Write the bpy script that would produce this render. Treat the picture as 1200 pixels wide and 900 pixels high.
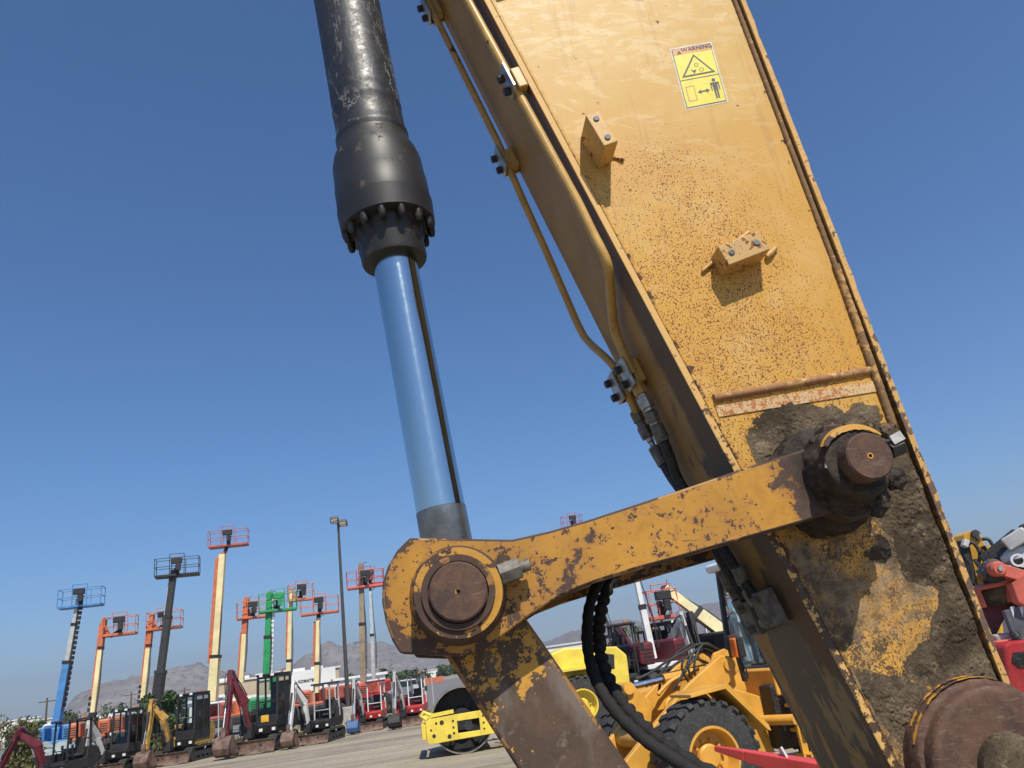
import bpy, bmesh, math, random
from mathutils import Vector, Matrix, noise as mnoise

# ------------------------------------------------------------------ survey of the place
# The yard is laid out with world +Y along the pin axes of the near excavator arm, Z up, metres.
F, CX, CY, EYE = 890.0, 600.0, 450.0, 2.0
def _cd(x, y): return Vector(((x - CX) / F, (y - CY) / F, 1.0))
def hz(x): return 860 - .142 * x
_up = _cd(0, hz(0)).cross(_cd(740, hz(740))).normalized()
if _up.y > 0: _up = -_up
_Y = _cd(540, hz(540)).normalized()
_X = _Y.cross(_up)
RW = Matrix((_X, _Y, _up))
O = Vector((0, 0, EYE))
def ray(x, y): return RW @ _cd(x, y)
def P(x, y, Y):
    d = ray(x, y); return O + d * (Y / d.y)
def G(x, y, z=0.0):
    d = ray(x, y); return O + d * ((z - EYE) / d.z)
def AT(x, y, r):
    d = ray(x, y); return O + d * (r / math.hypot(d.x, d.y))

sc = bpy.context.scene
for o in list(bpy.data.objects): bpy.data.objects.remove(o)

# ------------------------------------------------------------------ camera
cam = bpy.data.cameras.new('camera'); camo = bpy.data.objects.new('camera', cam)
sc.collection.objects.link(camo); sc.camera = camo
cam.sensor_width = 36; cam.lens = F / 1200 * 36
cam.clip_start = .05; cam.clip_end = 60000
r_, u_, b_ = RW @ Vector((1, 0, 0)), RW @ Vector((0, -1, 0)), RW @ Vector((0, 0, -1))
M = Matrix((r_, u_, b_)).transposed().to_4x4(); M.translation = O
camo.matrix_world = M

# ------------------------------------------------------------------ sky, sun, exposure
SUN = Vector((.15, -.59, .795)).normalized()
w = bpy.data.worlds.new('World'); sc.world = w; w.use_nodes = True
wn = w.node_tree.nodes; bg = wn['Background']
sky = wn.new('ShaderNodeTexSky'); sky.sky_type = 'NISHITA'; sky.sun_disc = False
sky.sun_elevation = math.asin(SUN.z); sky.sun_rotation = math.atan2(SUN.x, SUN.y)
sky.altitude = 0; sky.air_density = 1.0; sky.dust_density = 0.6; sky.ozone_density = 10.0
hs = wn.new('ShaderNodeHueSaturation'); hs.inputs['Saturation'].default_value = 1.10
w.node_tree.links.new(sky.outputs[0], hs.inputs['Color']); w.node_tree.links.new(hs.outputs[0], bg.inputs[0]); bg.inputs[1].default_value = 0.115
sl = bpy.data.lights.new('sun', 'SUN'); sl.energy = 5.0; sl.angle = math.radians(.53); sl.color = (1, .93, .82)
so = bpy.data.objects.new('sun', sl); sc.collection.objects.link(so)
so.rotation_euler = SUN.to_track_quat('Z', 'Y').to_euler(); so.location = (0, 0, 30)
vs = sc.view_settings; sc.display_settings.display_device = 'sRGB'
vs.view_transform = 'Standard'; vs.look = 'None'; vs.gamma = 1; vs.exposure = 0.13; vs.use_curve_mapping = False
sc.render.engine = 'CYCLES'
cy = sc.cycles
cy.use_denoising = True; cy.denoiser = 'OPENIMAGEDENOISE'
cy.max_bounces = 7; cy.diffuse_bounces = 3; cy.glossy_bounces = 3; cy.transmission_bounces = 4; cy.volume_bounces = 0
cy.transparent_max_bounces = 8; cy.caustics_reflective = False; cy.caustics_refractive = False

# ------------------------------------------------------------------ mesh helpers
C = sc.collection
def V(*a): return Vector(a)
def link(o): C.objects.link(o); return o
class MB:
    def __init__(s): s.v = []; s.f = []
    def add(s, vs, fs):
        o = len(s.v); s.v += [Vector(q) for q in vs]; s.f += [tuple(i + o for i in f) for f in fs]; return s
    def box(s, c, size, rot=None):
        c = Vector(c); h = Vector(size) / 2; R = rot or Matrix.Identity(3)
        vs = [c + R @ Vector((x * h.x, y * h.y, z * h.z)) for x in (-1, 1) for y in (-1, 1) for z in (-1, 1)]
        return s.add(vs, [(0,1,3,2),(4,6,7,5),(0,4,5,1),(2,3,7,6),(0,2,6,4),(1,5,7,3)])
    def bar(s, p0, p1, w, h, w1=None, h1=None, up=(0, 0, 1)):
        p0, p1 = Vector(p0), Vector(p1); d = (p1 - p0).normalized(); up = Vector(up)
        if abs(d.dot(up)) > .98: up = Vector((0, 1, 0)) if abs(d.y) < .9 else Vector((1, 0, 0))
        a = d.cross(up).normalized(); b = a.cross(d); w1 = w1 or w; h1 = h1 or h
        vs = []
        for p, ww, hh in ((p0, w, h), (p1, w1, h1)):
            for i, j in ((-1, -1), (1, -1), (1, 1), (-1, 1)): vs.append(p + a * i * ww / 2 + b * j * hh / 2)
        return s.add(vs, [(3,2,1,0),(4,5,6,7),(0,1,5,4),(1,2,6,5),(2,3,7,6),(3,0,4,7)])
    def tube(s, pts, r, n=8, caps=True):
        pts = [Vector(p) for p in pts]; rr = r if isinstance(r, (list, tuple)) else [r] * len(pts)
        vs = []; d0 = (pts[1] - pts[0]).normalized()
        a = d0.cross(Vector((0, 0, 1)) if abs(d0.z) < .9 else Vector((1, 0, 0))).normalized()
        for i, p in enumerate(pts):
            d = ((pts[min(i + 1, len(pts) - 1)] - p).normalized() + (p - pts[max(i - 1, 0)]).normalized())
            d = d.normalized() if d.length > 1e-6 else d0
            a = (a - d * a.dot(d)).normalized(); b = d.cross(a)
            for k in range(n):
                t = 2 * math.pi * k / n; vs.append(p + (a * math.cos(t) + b * math.sin(t)) * rr[i])
        fs = [(i*n+k, i*n+(k+1)%n, (i+1)*n+(k+1)%n, (i+1)*n+k) for i in range(len(pts)-1) for k in range(n)]
        if caps: fs += [tuple(range(n))[::-1], tuple((len(pts)-1)*n+k for k in range(n))]
        return s.add(vs, fs)
    def cyl(s, p0, p1, r, r1=None, n=20): return s.tube([p0, p1], [r, r if r1 is None else r1], n)
    def lathe(s, prof, p0, ax, n=32, caps=True):
        # prof: (distance along axis, radius)
        p0 = Vector(p0); ax = Vector(ax).normalized()
        a = ax.cross(Vector((0, 0, 1)) if abs(ax.z) < .9 else Vector((1, 0, 0))).normalized(); b = ax.cross(a); vs = []
        for h, r in prof:
            for k in range(n):
                t = 2 * math.pi * k / n; vs.append(p0 + ax * h + (a * math.cos(t) + b * math.sin(t)) * r)
        m = len(prof)
        fs = [(i*n+k, i*n+(k+1)%n, (i+1)*n+(k+1)%n, (i+1)*n+k) for i in range(m-1) for k in range(n)]
        if caps: fs += [tuple(range(n))[::-1], tuple((m-1)*n+k for k in range(n))]
        return s.add(vs, fs)
    def prism(s, poly, fn, d0, d1):
        # poly in 2D; fn(a, b, d) -> 3D
        n = len(poly)
        vs = [fn(a, b, d0) for a, b in poly] + [fn(a, b, d1) for a, b in poly]
        fs = [tuple(range(n))[::-1], tuple(n + k for k in range(n))] + [(k, (k+1) % n, n + (k+1) % n, n + k) for k in range(n)]
        return s.add(vs, fs)
    def quad(s, a, b, c, d): return s.add([a, b, c, d], [(0, 1, 2, 3)])
    def mesh(s, org=None, smooth=32, recalc=True):
        me = bpy.data.meshes.new('m'); org = Vector(org) if org is not None else Vector((0, 0, 0))
        me.from_pydata([tuple(v - org) for v in s.v], [], s.f); me.update()
        if recalc:
            bm = bmesh.new(); bm.from_mesh(me); bmesh.ops.recalc_face_normals(bm, faces=bm.faces); bm.to_mesh(me); bm.free()
        if smooth:
            me.shade_smooth(); me.set_sharp_from_angle(angle=math.radians(smooth))
        return me
    def build(s, name, mat, parent=None, bevel=0, smooth=32, seg=2, recalc=True, edge=None):
        org = ORG.get(parent.name) if parent is not None else None
        me = s.mesh(org, smooth, recalc); me.name = name
        me.materials.append(mat)
        if edge is not None:
            me.materials.append(edge)
            for p in me.polygons: p.material_index = 0 if len(p.vertices) > 8 else 1
        o = link(bpy.data.objects.new(name, me))
        if parent is not None: o.parent = parent
        if bevel:
            b = o.modifiers.new('bevel', 'BEVEL'); b.width = bevel; b.segments = seg; b.limit_method = 'ANGLE'; b.angle_limit = math.radians(40)
            b.harden_normals = True
            if edge is not None: b.material = 1
        if parent is not None and org is not None: ORG[o.name] = org
        return o
ORG = {}   # parents whose children are given in world coordinates
def thing(name, label, cat, loc=(0, 0, 0), rz=0, group=None, world=False):
    o = link(bpy.data.objects.new(name, None)); o.location = loc; o.rotation_euler = (0, 0, rz)
    o.empty_display_size = .2
    o['label'] = label; o['category'] = cat
    if group: o['group'] = group
    if world: ORG[o.name] = Vector(loc)
    return o
def tag(o, label=None, cat=None, group=None, kind=None):
    if label: o['label'] = label
    if cat: o['category'] = cat
    if group: o['group'] = group
    if kind: o['kind'] = kind
    return o
def copy_tree(o, parent=None):
    c = o.copy(); C.objects.link(c); c.parent = parent
    for ch in list(o.children): copy_tree(ch, c)
    return c
def curve(pts, n=6):
    pts = [Vector(p) for p in pts]; out = []
    for i in range(len(pts) - 1):
        p0, p1, p2, p3 = pts[max(i-1, 0)], pts[i], pts[i+1], pts[min(i+2, len(pts)-1)]
        for k in range(n):
            t = k / n
            out.append(.5 * ((2*p1) + (p2-p0)*t + (2*p0-5*p1+4*p2-p3)*t*t + (3*p1-p0-3*p2+p3)*t**3))
    out.append(pts[-1]); return out
def fb(p, o=5, s=1.0): return mnoise.fractal(Vector(p) * s, 1.0, 2.0, o)

# ------------------------------------------------------------------ material helpers
class NT:
    def __init__(s, name):
        s.m = bpy.data.materials.new(name); s.m.use_nodes = True; s.t = s.m.node_tree
        s.b = s.t.nodes['Principled BSDF']; s.tc = s.t.nodes.new('ShaderNodeTexCoord')
        s.co = s.tc.outputs['Object']
    def n(s, t, ins=None, **at):
        nd = s.t.nodes.new(t)
        for k, v in at.items(): setattr(nd, k, v)
        for k, v in (ins or {}).items():
            if isinstance(v, bpy.types.NodeSocket): s.t.links.new(v, nd.inputs[k])
            else: nd.inputs[k].default_value = v
        return nd
    def noise(s, scale, detail=4, rough=.55, co=None, dist=0):
        return s.n('ShaderNodeTexNoise', {'Vector': co or s.co, 'Scale': scale, 'Detail': detail, 'Roughness': rough, 'Distortion': dist}).outputs[0]
    def math(s, op, a, b=0.0, c=0.0): return s.n('ShaderNodeMath', {0: a, 1: b, 2: c}, operation=op).outputs[0]
    def mr(s, v, a, b, c=0.0, d=1.0, smooth=True):
        return s.n('ShaderNodeMapRange', {0: v, 1: a, 2: b, 3: c, 4: d}, interpolation_type='SMOOTHSTEP' if smooth else 'LINEAR').outputs[0]
    def mix(s, f, a, b):
        nd = s.t.nodes.new('ShaderNodeMix'); nd.data_type = 'RGBA'
        for i, v in ((0, f), (6, a), (7, b)):
            if isinstance(v, bpy.types.NodeSocket): s.t.links.new(v, nd.inputs[i])
            else: nd.inputs[i].default_value = v if i == 0 else (*v, 1)
        return nd.outputs[2]
    def scaled(s, sc3, rot=(0, 0, 0)): return s.n('ShaderNodeMapping', {'Vector': s.co, 'Scale': sc3, 'Rotation': rot}).outputs[0]
    def dot(s, v, off=0.0):
        d = s.n('ShaderNodeVectorMath', {0: s.co, 1: tuple(v)}, operation='DOT_PRODUCT').outputs['Value']
        return s.math('SUBTRACT', d, off)
    def set(s, color=None, rough=None, metal=None, spec=None, bump=None, bs=.3, bd=.002):
        for k, v in (('Base Color', color), ('Roughness', rough), ('Metallic', metal), ('Specular IOR Level', spec)):
            if v is None: continue
            if isinstance(v, bpy.types.NodeSocket): s.t.links.new(v, s.b.inputs[k])
            else: s.b.inputs[k].default_value = (*v, 1) if k == 'Base Color' else v
        if bump is not None:
            bn = s.n('ShaderNodeBump', {'Strength': bs, 'Distance': bd, 'Height': bump})
            s.t.links.new(bn.outputs[0], s.b.inputs['Normal'])
        return s.m
def hexlin(r, g, b):
    f = lambda c: c / 12.92 if c <= .04045 else ((c + .055) / 1.055) ** 2.4
    return (f(r / 255), f(g / 255), f(b / 255))
MC = {}
def paint(name, col, rough=.45, metal=0.0, dust=.25, var=.12, scale=3.0, spec=.5):
    """plain painted metal / plastic with dust and slight fading"""
    if name in MC: return MC[name]
    t = NT(name); a = t.noise(scale, 5); b = t.noise(scale * 7, 4, .6)
    dk = tuple(c * (1 - var * 1.5) for c in col); lt = tuple(min(1, c * (1 + var)) for c in col)
    c = t.mix(t.mr(a, .3, .7), dk, lt)
    c = t.mix(t.math('MULTIPLY', t.mr(b, .45, .75), dust), c, (.30, .26, .21))
    MC[name] = t.set(c, t.mr(b, .3, .7, rough * .85, min(1, rough * 1.3)), metal, spec, a, .08, .01); return MC[name]
def glassy(name, col, rough=.06):
    if name in MC: return MC[name]
    t = NT(name); a = t.noise(4, 4)
    MC[name] = t.set(t.mix(a, tuple(c * .7 for c in col), col), t.mr(a, .3, .7, rough, rough * 3), 0, .6); return MC[name]
def glass(name, tint=(.75, .85, .84)):
    if name in MC: return MC[name]
    t = NT(name); t.b.inputs['Transmission Weight'].default_value = 1; t.b.inputs['IOR'].default_value = 1.05
    a = t.noise(3, 4); t.set(tint, t.mr(a, .3, .7, .02, .10), 0, .9)
    t.b.inputs['Coat Weight'].default_value = .6; t.b.inputs['Coat Roughness'].default_value = .05
    MC[name] = t.m; return t.m
def worn(name, col, under=(.075, .045, .032), chip=.55, scale=9, speck=.62, sscale=110, rough=.5, dust=.2, org=None):
    if name in MC: return MC[name]
    t = NT(name); big = t.noise(2.2, 4); n1 = t.noise(scale, 9, .62, dist=.3); n2 = t.noise(sscale, 3, .6); fine = t.noise(320, 2)
    thr = t.math('ADD', n1, t.mr(big, .35, .7, -.10, .10))
    chips = t.mr(thr, chip, chip + .022)
    sp = t.mr(t.math('ADD', n2, t.mr(thr, .3, .7, -.10, .07)), speck, speck + .03)
    m = t.math('MAXIMUM', chips, sp)
    c = t.mix(t.mr(n1, .2, .75), tuple(x * .78 for x in col), tuple(min(1, x * 1.12) for x in col))
    c = t.mix(t.math('MULTIPLY', t.mr(big, .4, .75), dust), c, (.33, .25, .15))
    ru = t.mix(t.noise(60, 4), tuple(x * .6 for x in under), tuple(x * 1.7 for x in under))
    if sum(col) > .25: c = t.mix(t.math('MULTIPLY', t.mr(thr, chip - .07, chip + .01), .5), c, tuple(.45 * x + .55 * y for x, y in zip(col, (.22, .10, .04))))
    c = t.mix(m, c, ru)
    h = t.math('ADD', t.math('MULTIPLY', m, -.8), t.math('MULTIPLY', fine, .25))
    MC[name] = t.set(c, t.mr(m, 0, 1, rough, .85), 0, .45, h, .5, .0012); return MC[name]
# ------------------------------------------------------------------ the near excavator arm
ARM_O = V(1.2, 2.22, 0)
A0 = P(572, 0, 2.0); A1 = P(1045, 888, 2.0)
EU = (A1 - A0).normalized(); EV = V(-EU.z, 0, EU.x); EN = -EV
def S(u, v, Y): q = A0 + EU * u + EV * v; return V(q.x, Y, q.z)
def UV(x, y, Y=2.0): q = P(x, y, Y) - A0; return q.dot(EU), q.dot(EV)
def QS(x, y, s):
    d = ray(x, y); t = ((A0 - O).dot(EN) + s) / d.dot(EN); return O + d * t
ur0, vr0 = UV(867, 0); ur1, vr1 = UV(1178, 810)
def VR(u): return vr0 + (u - ur0) * (vr1 - vr0) / (ur1 - ur0)

# --- materials of the arm
def stick_paint():
    t = NT('faded yellow stick paint')
    off = ARM_O
    u = t.dot(EU, (A0 - off).dot(EU)); v = t.dot(EV, (A0 - off).dot(EV))
    big = t.noise(1.7, 4); mid = t.noise(6, 6, .62, dist=.4); n1 = t.noise(26, 6, .65)
    sp1 = t.noise(190, 2, .5); sp2 = t.noise(95, 3, .6); fine = t.noise(400, 2)
    # base: bleached upper half, deeper paint lower down
    c = t.mix(t.mr(t.math('ADD', u, t.math('MULTIPLY', mid, .7)), .5, 1.7), (.535, .335, .085), (.55, .293, .045))
    c = t.mix(t.math('MULTIPLY', t.mr(mid, .42, .72), .55), c, (.60, .41, .145))
    c = t.mix(t.math('MULTIPLY', t.mr(big, .45, .7), .35), c, (.50, .25, .06))
    # pale rubbed scuffs near the top
    st = t.noise(9, 7, .7, co=t.scaled((1.0, 1.0, 3.2), (0, .7, 0)), dist=.6)
    sc_ = t.math('MULTIPLY', t.mr(st, .50, .58), t.mr(t.math('ADD', u, t.math('MULTIPLY', big, .5)), .95, .15))
    c = t.mix(t.math('MULTIPLY', sc_, .75), c, (.64, .49, .27))
    sm = t.noise(14, 8, .72, co=t.scaled((1, 1, .45)), dist=1.2)
    smu = t.math('MULTIPLY', t.mr(sm, .60, .66), t.math('MULTIPLY', t.mr(u, .42, .1), t.mr(v, .38, .5)))
    c = t.mix(t.math('MULTIPLY', smu, .65), c, (.12, .09, .06))
    dr = t.noise(6, 6, .6, co=t.scaled((7, 1, .45)))
    c = t.mix(t.math('MULTIPLY', t.mr(dr, .54, .66), .30), c, (.36, .19, .055))
    dr2 = t.noise(5, 7, .65, co=t.scaled((1, 1, 2.4), (0, -.5, 0)), dist=1.5)
    c = t.mix(t.math('MULTIPLY', t.mr(dr2, .55, .60), t.mr(u, 1.2, .2, .05, .5)), c, (.66, .50, .25))
    # fine dark scratches
    wv = t.noise(5, 3, .5, co=t.scaled((1.2, 1, 9), (0, 1.1, 0)), dist=.8)
    scr = t.math('MULTIPLY', t.mr(t.math('ABSOLUTE', t.math('SUBTRACT', wv, .5)), .006, .002), t.mr(t.noise(2.3, 2), .55, .62))
    c = t.mix(t.math('MULTIPLY', scr, .6), c, (.2, .11, .05))
    # rust specks, thick in the middle and towards the lower end
    zone = t.math('MULTIPLY', t.mr(t.math('ADD', u, t.math('MULTIPLY', t.math('SUBTRACT', big, .5), .9)), .55, 1.15),
                  t.mr(t.math('ADD', v, t.math('MULTIPLY', t.math('SUBTRACT', mid, .5), .3)), .62, .30, .55, 1.0))
    zone = t.math('MULTIPLY', zone, t.mr(n1, .3, .6, .72, 1.05))
    th1 = t.mr(zone, 0, 1, .775, .565, False); th2 = t.mr(zone, 0, 1, .85, .605, False)
    m1 = t.mr(t.math('SUBTRACT', sp1, th1), 0, .03); m2 = t.mr(t.math('SUBTRACT', sp2, th2), 0, .03)
    m = t.math('MAXIMUM', m1, m2)
    halo = t.mr(t.math('SUBTRACT', sp2, th2), -.10, .02)
    c = t.mix(t.math('MULTIPLY', halo, t.math('MULTIPLY', zone, .75)), c, (.36, .15, .035))
    c = t.mix(m, c, t.mix(n1, (.11, .040, .014), (.25, .11, .040)))
    # lower end: heavy rust, old dirt ground into the paint
    low = t.mr(t.math('ADD', u, t.math('MULTIPLY', t.math('SUBTRACT', mid, .5), .6)), 1.93, 2.1)
    lwn = t.noise(34, 9, .72); lw = t.math('MULTIPLY', low, t.mr(t.math('ADD', t.math('ADD', lwn, t.math('MULTIPLY', sp1, .35)), t.math('MULTIPLY', mid, .55)), .90, 1.02))
    c = t.mix(lw, c, t.mix(n1, (.05, .03, .018), (.14, .085, .045)))
    dirt = t.math('MULTIPLY', low, t.mr(t.noise(4.5, 9, .7, dist=.6), .41, .60))
    c = t.mix(t.math('MULTIPLY', dirt, .92), c, t.mix(t.mr(n1, .35, .65), (.075, .055, .036), (.25, .185, .115)))
    # chips along both edges
    edge = t.math('MAXIMUM', t.mr(v, .035, .0), t.mr(t.math('ADD', v, t.math('MULTIPLY', u, .205)), .83, .90))
    ch = t.mr(t.math('ADD', n1, t.math('MULTIPLY', edge, t.mr(u, .3, 1.4, .06, .20))), .69, .71)
    c = t.mix(ch, c, (.10, .05, .03))
    allm = t.math('MAXIMUM', t.math('MAXIMUM', m, ch), t.math('MAXIMUM', lw, dirt))
    h = t.math('ADD', t.math('MULTIPLY', allm, -.7), t.math('ADD', t.math('MULTIPLY', fine, .12), t.math('MULTIPLY', mid, .5)))
    h = t.math('ADD', h, t.math('MULTIPLY', t.math('MULTIPLY', dirt, n1), 3.0))
    return t.set(c, t.mr(allm, 0, 1, .52, .85), 0, .32, h, .5, .0012)
M_stick = stick_paint()
def shade_paint():
    t = NT('dusty yellow top plate paint'); off = ARM_O
    u = t.dot(EU, (A0 - off).dot(EU)); y = t.dot((0, 1, 0), 2.0 - off.y)
    n = t.noise(5, 7, .6, dist=.4); n1 = t.noise(40, 5, .65); sp = t.noise(120, 3, .6)
    c = t.mix(t.mr(n, .3, .7), (.31, .175, .048), (.39, .225, .070))  # base tone set below the stick paint to deepen the plate's shade
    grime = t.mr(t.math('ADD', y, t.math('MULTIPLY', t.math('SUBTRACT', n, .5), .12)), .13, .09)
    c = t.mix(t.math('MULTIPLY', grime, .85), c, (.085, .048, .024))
    m = t.mr(t.math('ADD', sp, t.mr(u, .5, 1.6, -.12, .02)), .64, .67)
    c = t.mix(m, c, (.09, .045, .025))
    oil = t.mr(t.math('ADD', t.noise(3.2, 6, .6, co=t.scaled((1, 1, .35)), dist=.8), t.mr(u, 1.2, 2.0, -.25, .05)), .55, .585)
    c = t.mix(t.math('MULTIPLY', oil, .92), c, t.mix(n1, (.022, .017, .012), (.06, .045, .03)))
    pal = t.mr(t.math('ADD', t.noise(7, 6, .65, co=t.scaled((1, 1, .3))), t.mr(u, 1.7, 2.4, -.3, .05)), .62, .66)
    c = t.mix(pal, c, (.25, .165, .065))
    eg = t.mr(y, -.0070, -.0088); c = t.mix(eg, c, t.mix(t.mr(t.math('ADD', n1, t.mr(u, 1.2, 2.1, -.03, .16)), .60, .66), (.60, .36, .11), (.075, .045, .028)))
    return t.set(c, t.mr(oil, 0, 1, .6, .45), 0, .4, t.math('ADD', n1, m), .35, .0015)
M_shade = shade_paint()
def flange_paint():
    t = NT('flange paint, grimy on its inner face'); n1 = t.noise(30, 8, .65, dist=.3); n2 = t.noise(110, 3, .6); big = t.noise(2.5, 4)
    y = t.dot((0, 1, 0), 2.0 - ARM_O.y)
    c = t.mix(t.mr(n1, .3, .7), (.50, .29, .085), (.62, .38, .14)); u = t.dot(EU, (A0 - ARM_O).dot(EU))
    m = t.mr(t.math('ADD', n1, t.math('ADD', t.mr(big, .35, .7, -.05, .06), t.mr(u, .6, 2.2, -.04, .09))), .575, .60); m = t.math('MAXIMUM', m, t.mr(n2, .64, .67))
    c = t.mix(m, c, t.mix(n2, (.06, .036, .025), (.20, .13, .085)))
    inner = t.mr(y, -.0185, -.0155); c = t.mix(t.math('MULTIPLY', inner, .7), c, t.mix(n1, (.045, .026, .012), (.13, .075, .03)))  # inner face colour carries the recess shade as well as grime
    return t.set(c, .7, 0, .3, t.math('ADD', n1, n2), .5, .002)
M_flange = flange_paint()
M_flange_old = worn('chipped yellow flange paint', (.50, .27, .07), under=(.12, .065, .04), chip=.575, scale=30, speck=.60, sscale=120, dust=.6)
M_chip = worn('chipped yellow paint', (.56, .275, .030), under=(.065, .038, .030), chip=.545, scale=19, speck=.635, sscale=85, rough=.48, dust=.30)
def link_paint():
    t = NT('link paint worn at the ends'); off = ARM_O
    def dist(X, Z):
        d = t.n('ShaderNodeVectorMath', {0: t.n('ShaderNodeVectorMath', {0: t.co, 1: (1, 0, 1)}, operation='MULTIPLY').outputs[0], 1: (X - off.x, 0, Z)}, operation='DISTANCE'); return d.outputs['Value']
    n1 = t.noise(17, 10, .66, dist=.35); big = t.noise(3.0, 4); n2 = t.noise(90, 3, .6); st = t.noise(30, 6, .7, co=t.scaled((.5, 1, 2.2), (0, -.33, 0))); fine = t.noise(320, 2)
    hx, hz_ = P(1018, 535, 1.72).x, P(1018, 535, 1.72).z; rx, rz_ = P(537, 693, 1.775).x, P(537, 693, 1.775).z
    dR, dH = dist(rx, rz_), dist(hx, hz_); x = t.dot((1, 0, 0), rx - off.x); z = t.dot((0, 0, 1), rz_)
    bias = t.math('ADD', t.math('MULTIPLY', t.mr(dR, .115, .185), t.mr(x, .10, .0, 0, .15)), t.mr(dH, .215, .135, 0, .20))
    bias = t.math('ADD', bias, t.math('MULTIPLY', t.mr(z, -.07, -.13, 0, .10), t.mr(x, .25, .15)))
    bias = t.math('ADD', bias, t.math('MULTIPLY', t.mr(x, .22, .30), t.mr(x, .62, .50, 0, .035)))
    thr = t.math('ADD', t.math('ADD', n1, t.mr(big, .35, .7, -.075, .06)), bias)
    m = t.mr(thr, .592, .612); sp = t.mr(t.math('ADD', n2, t.mr(thr, .35, .62, -.09, .08)), .625, .65); sk = t.math('MULTIPLY', t.mr(st, .60, .66), t.mr(thr, .45, .58, 0, .8))
    m = t.math('MAXIMUM', m, t.math('MAXIMUM', sp, sk))
    c = t.mix(t.mr(n1, .25, .7), (.36, .170, .018), (.56, .285, .036)); c = t.mix(t.math('MULTIPLY', t.mr(big, .35, .7), .35), c, (.27, .14, .04))
    c = t.mix(t.math('MULTIPLY', t.mr(thr, .44, .60), .7), c, (.30, .13, .03))
    c = t.mix(m, c, t.mix(t.noise(60, 5, .65), (.036, .022, .017), (.115, .072, .052)))
    gr = t.mr(t.math('ADD', dH, t.math('MULTIPLY', n1, .12)), .21, .165); c = t.mix(t.math('MULTIPLY', gr, .9), c, (.03, .023, .018))
    h = t.math('ADD', t.math('MULTIPLY', m, -.8), t.math('MULTIPLY', fine, .25))
    return t.set(c, t.mr(m, 0, 1, .5, .85), 0, .4, h, .5, .0012)
M_link = link_paint()
M_linkedge = worn('rusty link edge', (.32, .16, .04), under=(.06, .036, .026), chip=.40, scale=10, speck=.5, dust=.3)
def rust_steel():
    t = NT('rusty bare pin steel'); a = t.noise(7, 8, .68, dist=.4); b = t.noise(45, 7, .7); f = t.noise(220, 4, .65); s_ = t.noise(60, 4, .6, co=t.scaled((.25, 1, 1.6), (0, .5, 0)))
    c = t.mix(t.mr(a, .32, .66), (.052, .033, .026), (.125, .062, .040)); c = t.mix(t.math('MULTIPLY', t.mr(b, .42, .68), .7), c, (.15, .085, .055))
    c = t.mix(t.math('MULTIPLY', t.mr(t.noise(16, 8, .7), .55, .70), .75), c, (.045, .034, .028)); c = t.mix(t.math('MULTIPLY', t.mr(s_, .58, .66), .5), c, (.19, .13, .10))
    c = t.mix(t.math('MULTIPLY', t.mr(f, .60, .70), .6), c, (.03, .02, .016))
    return t.set(c, t.mr(b, .3, .7, .6, .9), 0, .35, t.math('ADD', b, f), .6, .002)
M_rust = rust_steel()
M_tube = worn('yellow tube paint', (.50, .30, .075), under=(.10, .05, .03), chip=.67, scale=14, speck=.70, sscale=90, dust=.25, rough=.4)
M_block = worn('yellow bracket paint', (.55, .33, .10), under=(.16, .07, .03), chip=.64, scale=40, speck=.66, sscale=160)
M_zinc = paint('zinc plated steel', (.42, .42, .40), .42, .75, .35, .2, 30)
M_boltdk = paint('oiled dark bolt steel', (.035, .033, .032), .5, .4, .15, .3, 40)
M_boltgy = paint('grey bolt head', (.13, .145, .15), .6, .3, .2, .2, 40)
def steel_dirt(name, a, b, yell=None):
    t = NT(name); n = t.noise(9, 8, .65, dist=.5); f = t.noise(70, 5, .65); big = t.noise(3, 4)
    c = t.mix(t.mr(n, .3, .7), a, b); c = t.mix(t.math('MULTIPLY', t.mr(f, .5, .7), .5), c, tuple(x * .5 for x in a))
    if yell:
        m = t.mr(t.math('ADD', t.noise(15, 7, .62), t.mr(big, .3, .7, -.08, .08)), yell, yell + .015)
        c = t.mix(m, c, (.50, .27, .045))
    return t.set(c, .75, 0, .4, f, .6, .003)
def guide_paint():
    t = NT('bucket link worn to brown primer'); off = ARM_O
    k = UV_K = t.dot((.6, 0, -.8), V(.012 - off.x, 0, 2.165).dot(V(.6, 0, -.8)))
    n = t.noise(14, 10, .68, dist=.3); f = t.noise(80, 4, .6); big = t.noise(3, 4)
    base = t.mix(t.mr(big, .35, .68), (.072, .047, .031), (.132, .096, .068))
    base = t.mix(t.math('MULTIPLY', t.mr(f, .5, .7), .5), base, (.045, .03, .024))
    base = t.mix(t.math('MULTIPLY', t.mr(t.noise(8, 9, .7, dist=.5), .46, .62), .7), base, (.115, .066, .042))
    base = t.mix(t.math('MULTIPLY', t.mr(t.noise(28, 8, .75), .56, .66), .6), base, (.19, .155, .125))
    st = t.mr(t.noise(7, 7, .6, co=t.scaled((1, 1, .4), (0, -.6, 0))), .55, .68)
    base = t.mix(t.math('MULTIPLY', st, .5), base, (.22, .185, .16))
    bandm = t.math('MULTIPLY', t.mr(k, .06, .14), t.mr(k, .34, .24))
    thr = t.math('ADD', n, t.math('ADD', t.math('MULTIPLY', bandm, .115), t.math('ADD', t.mr(k, .3, .7, 0, -.03), t.mr(f, .35, .65, -.03, .03))))
    m = t.math('MAXIMUM', t.mr(thr, .645, .665), t.mr(t.math('ADD', t.noise(42, 5, .65), t.mr(big, .35, .65, -.04, .05)), .655, .675))
    c = t.mix(m, base, t.mix(f, (.46, .23, .03), (.56, .30, .05)))
    return t.set(c, t.mr(m, 0, 1, .75, .5), 0, .4, t.math('ADD', t.math('MULTIPLY', m, 1.0), t.math('MULTIPLY', f, .3)), .5, .0015)
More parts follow.
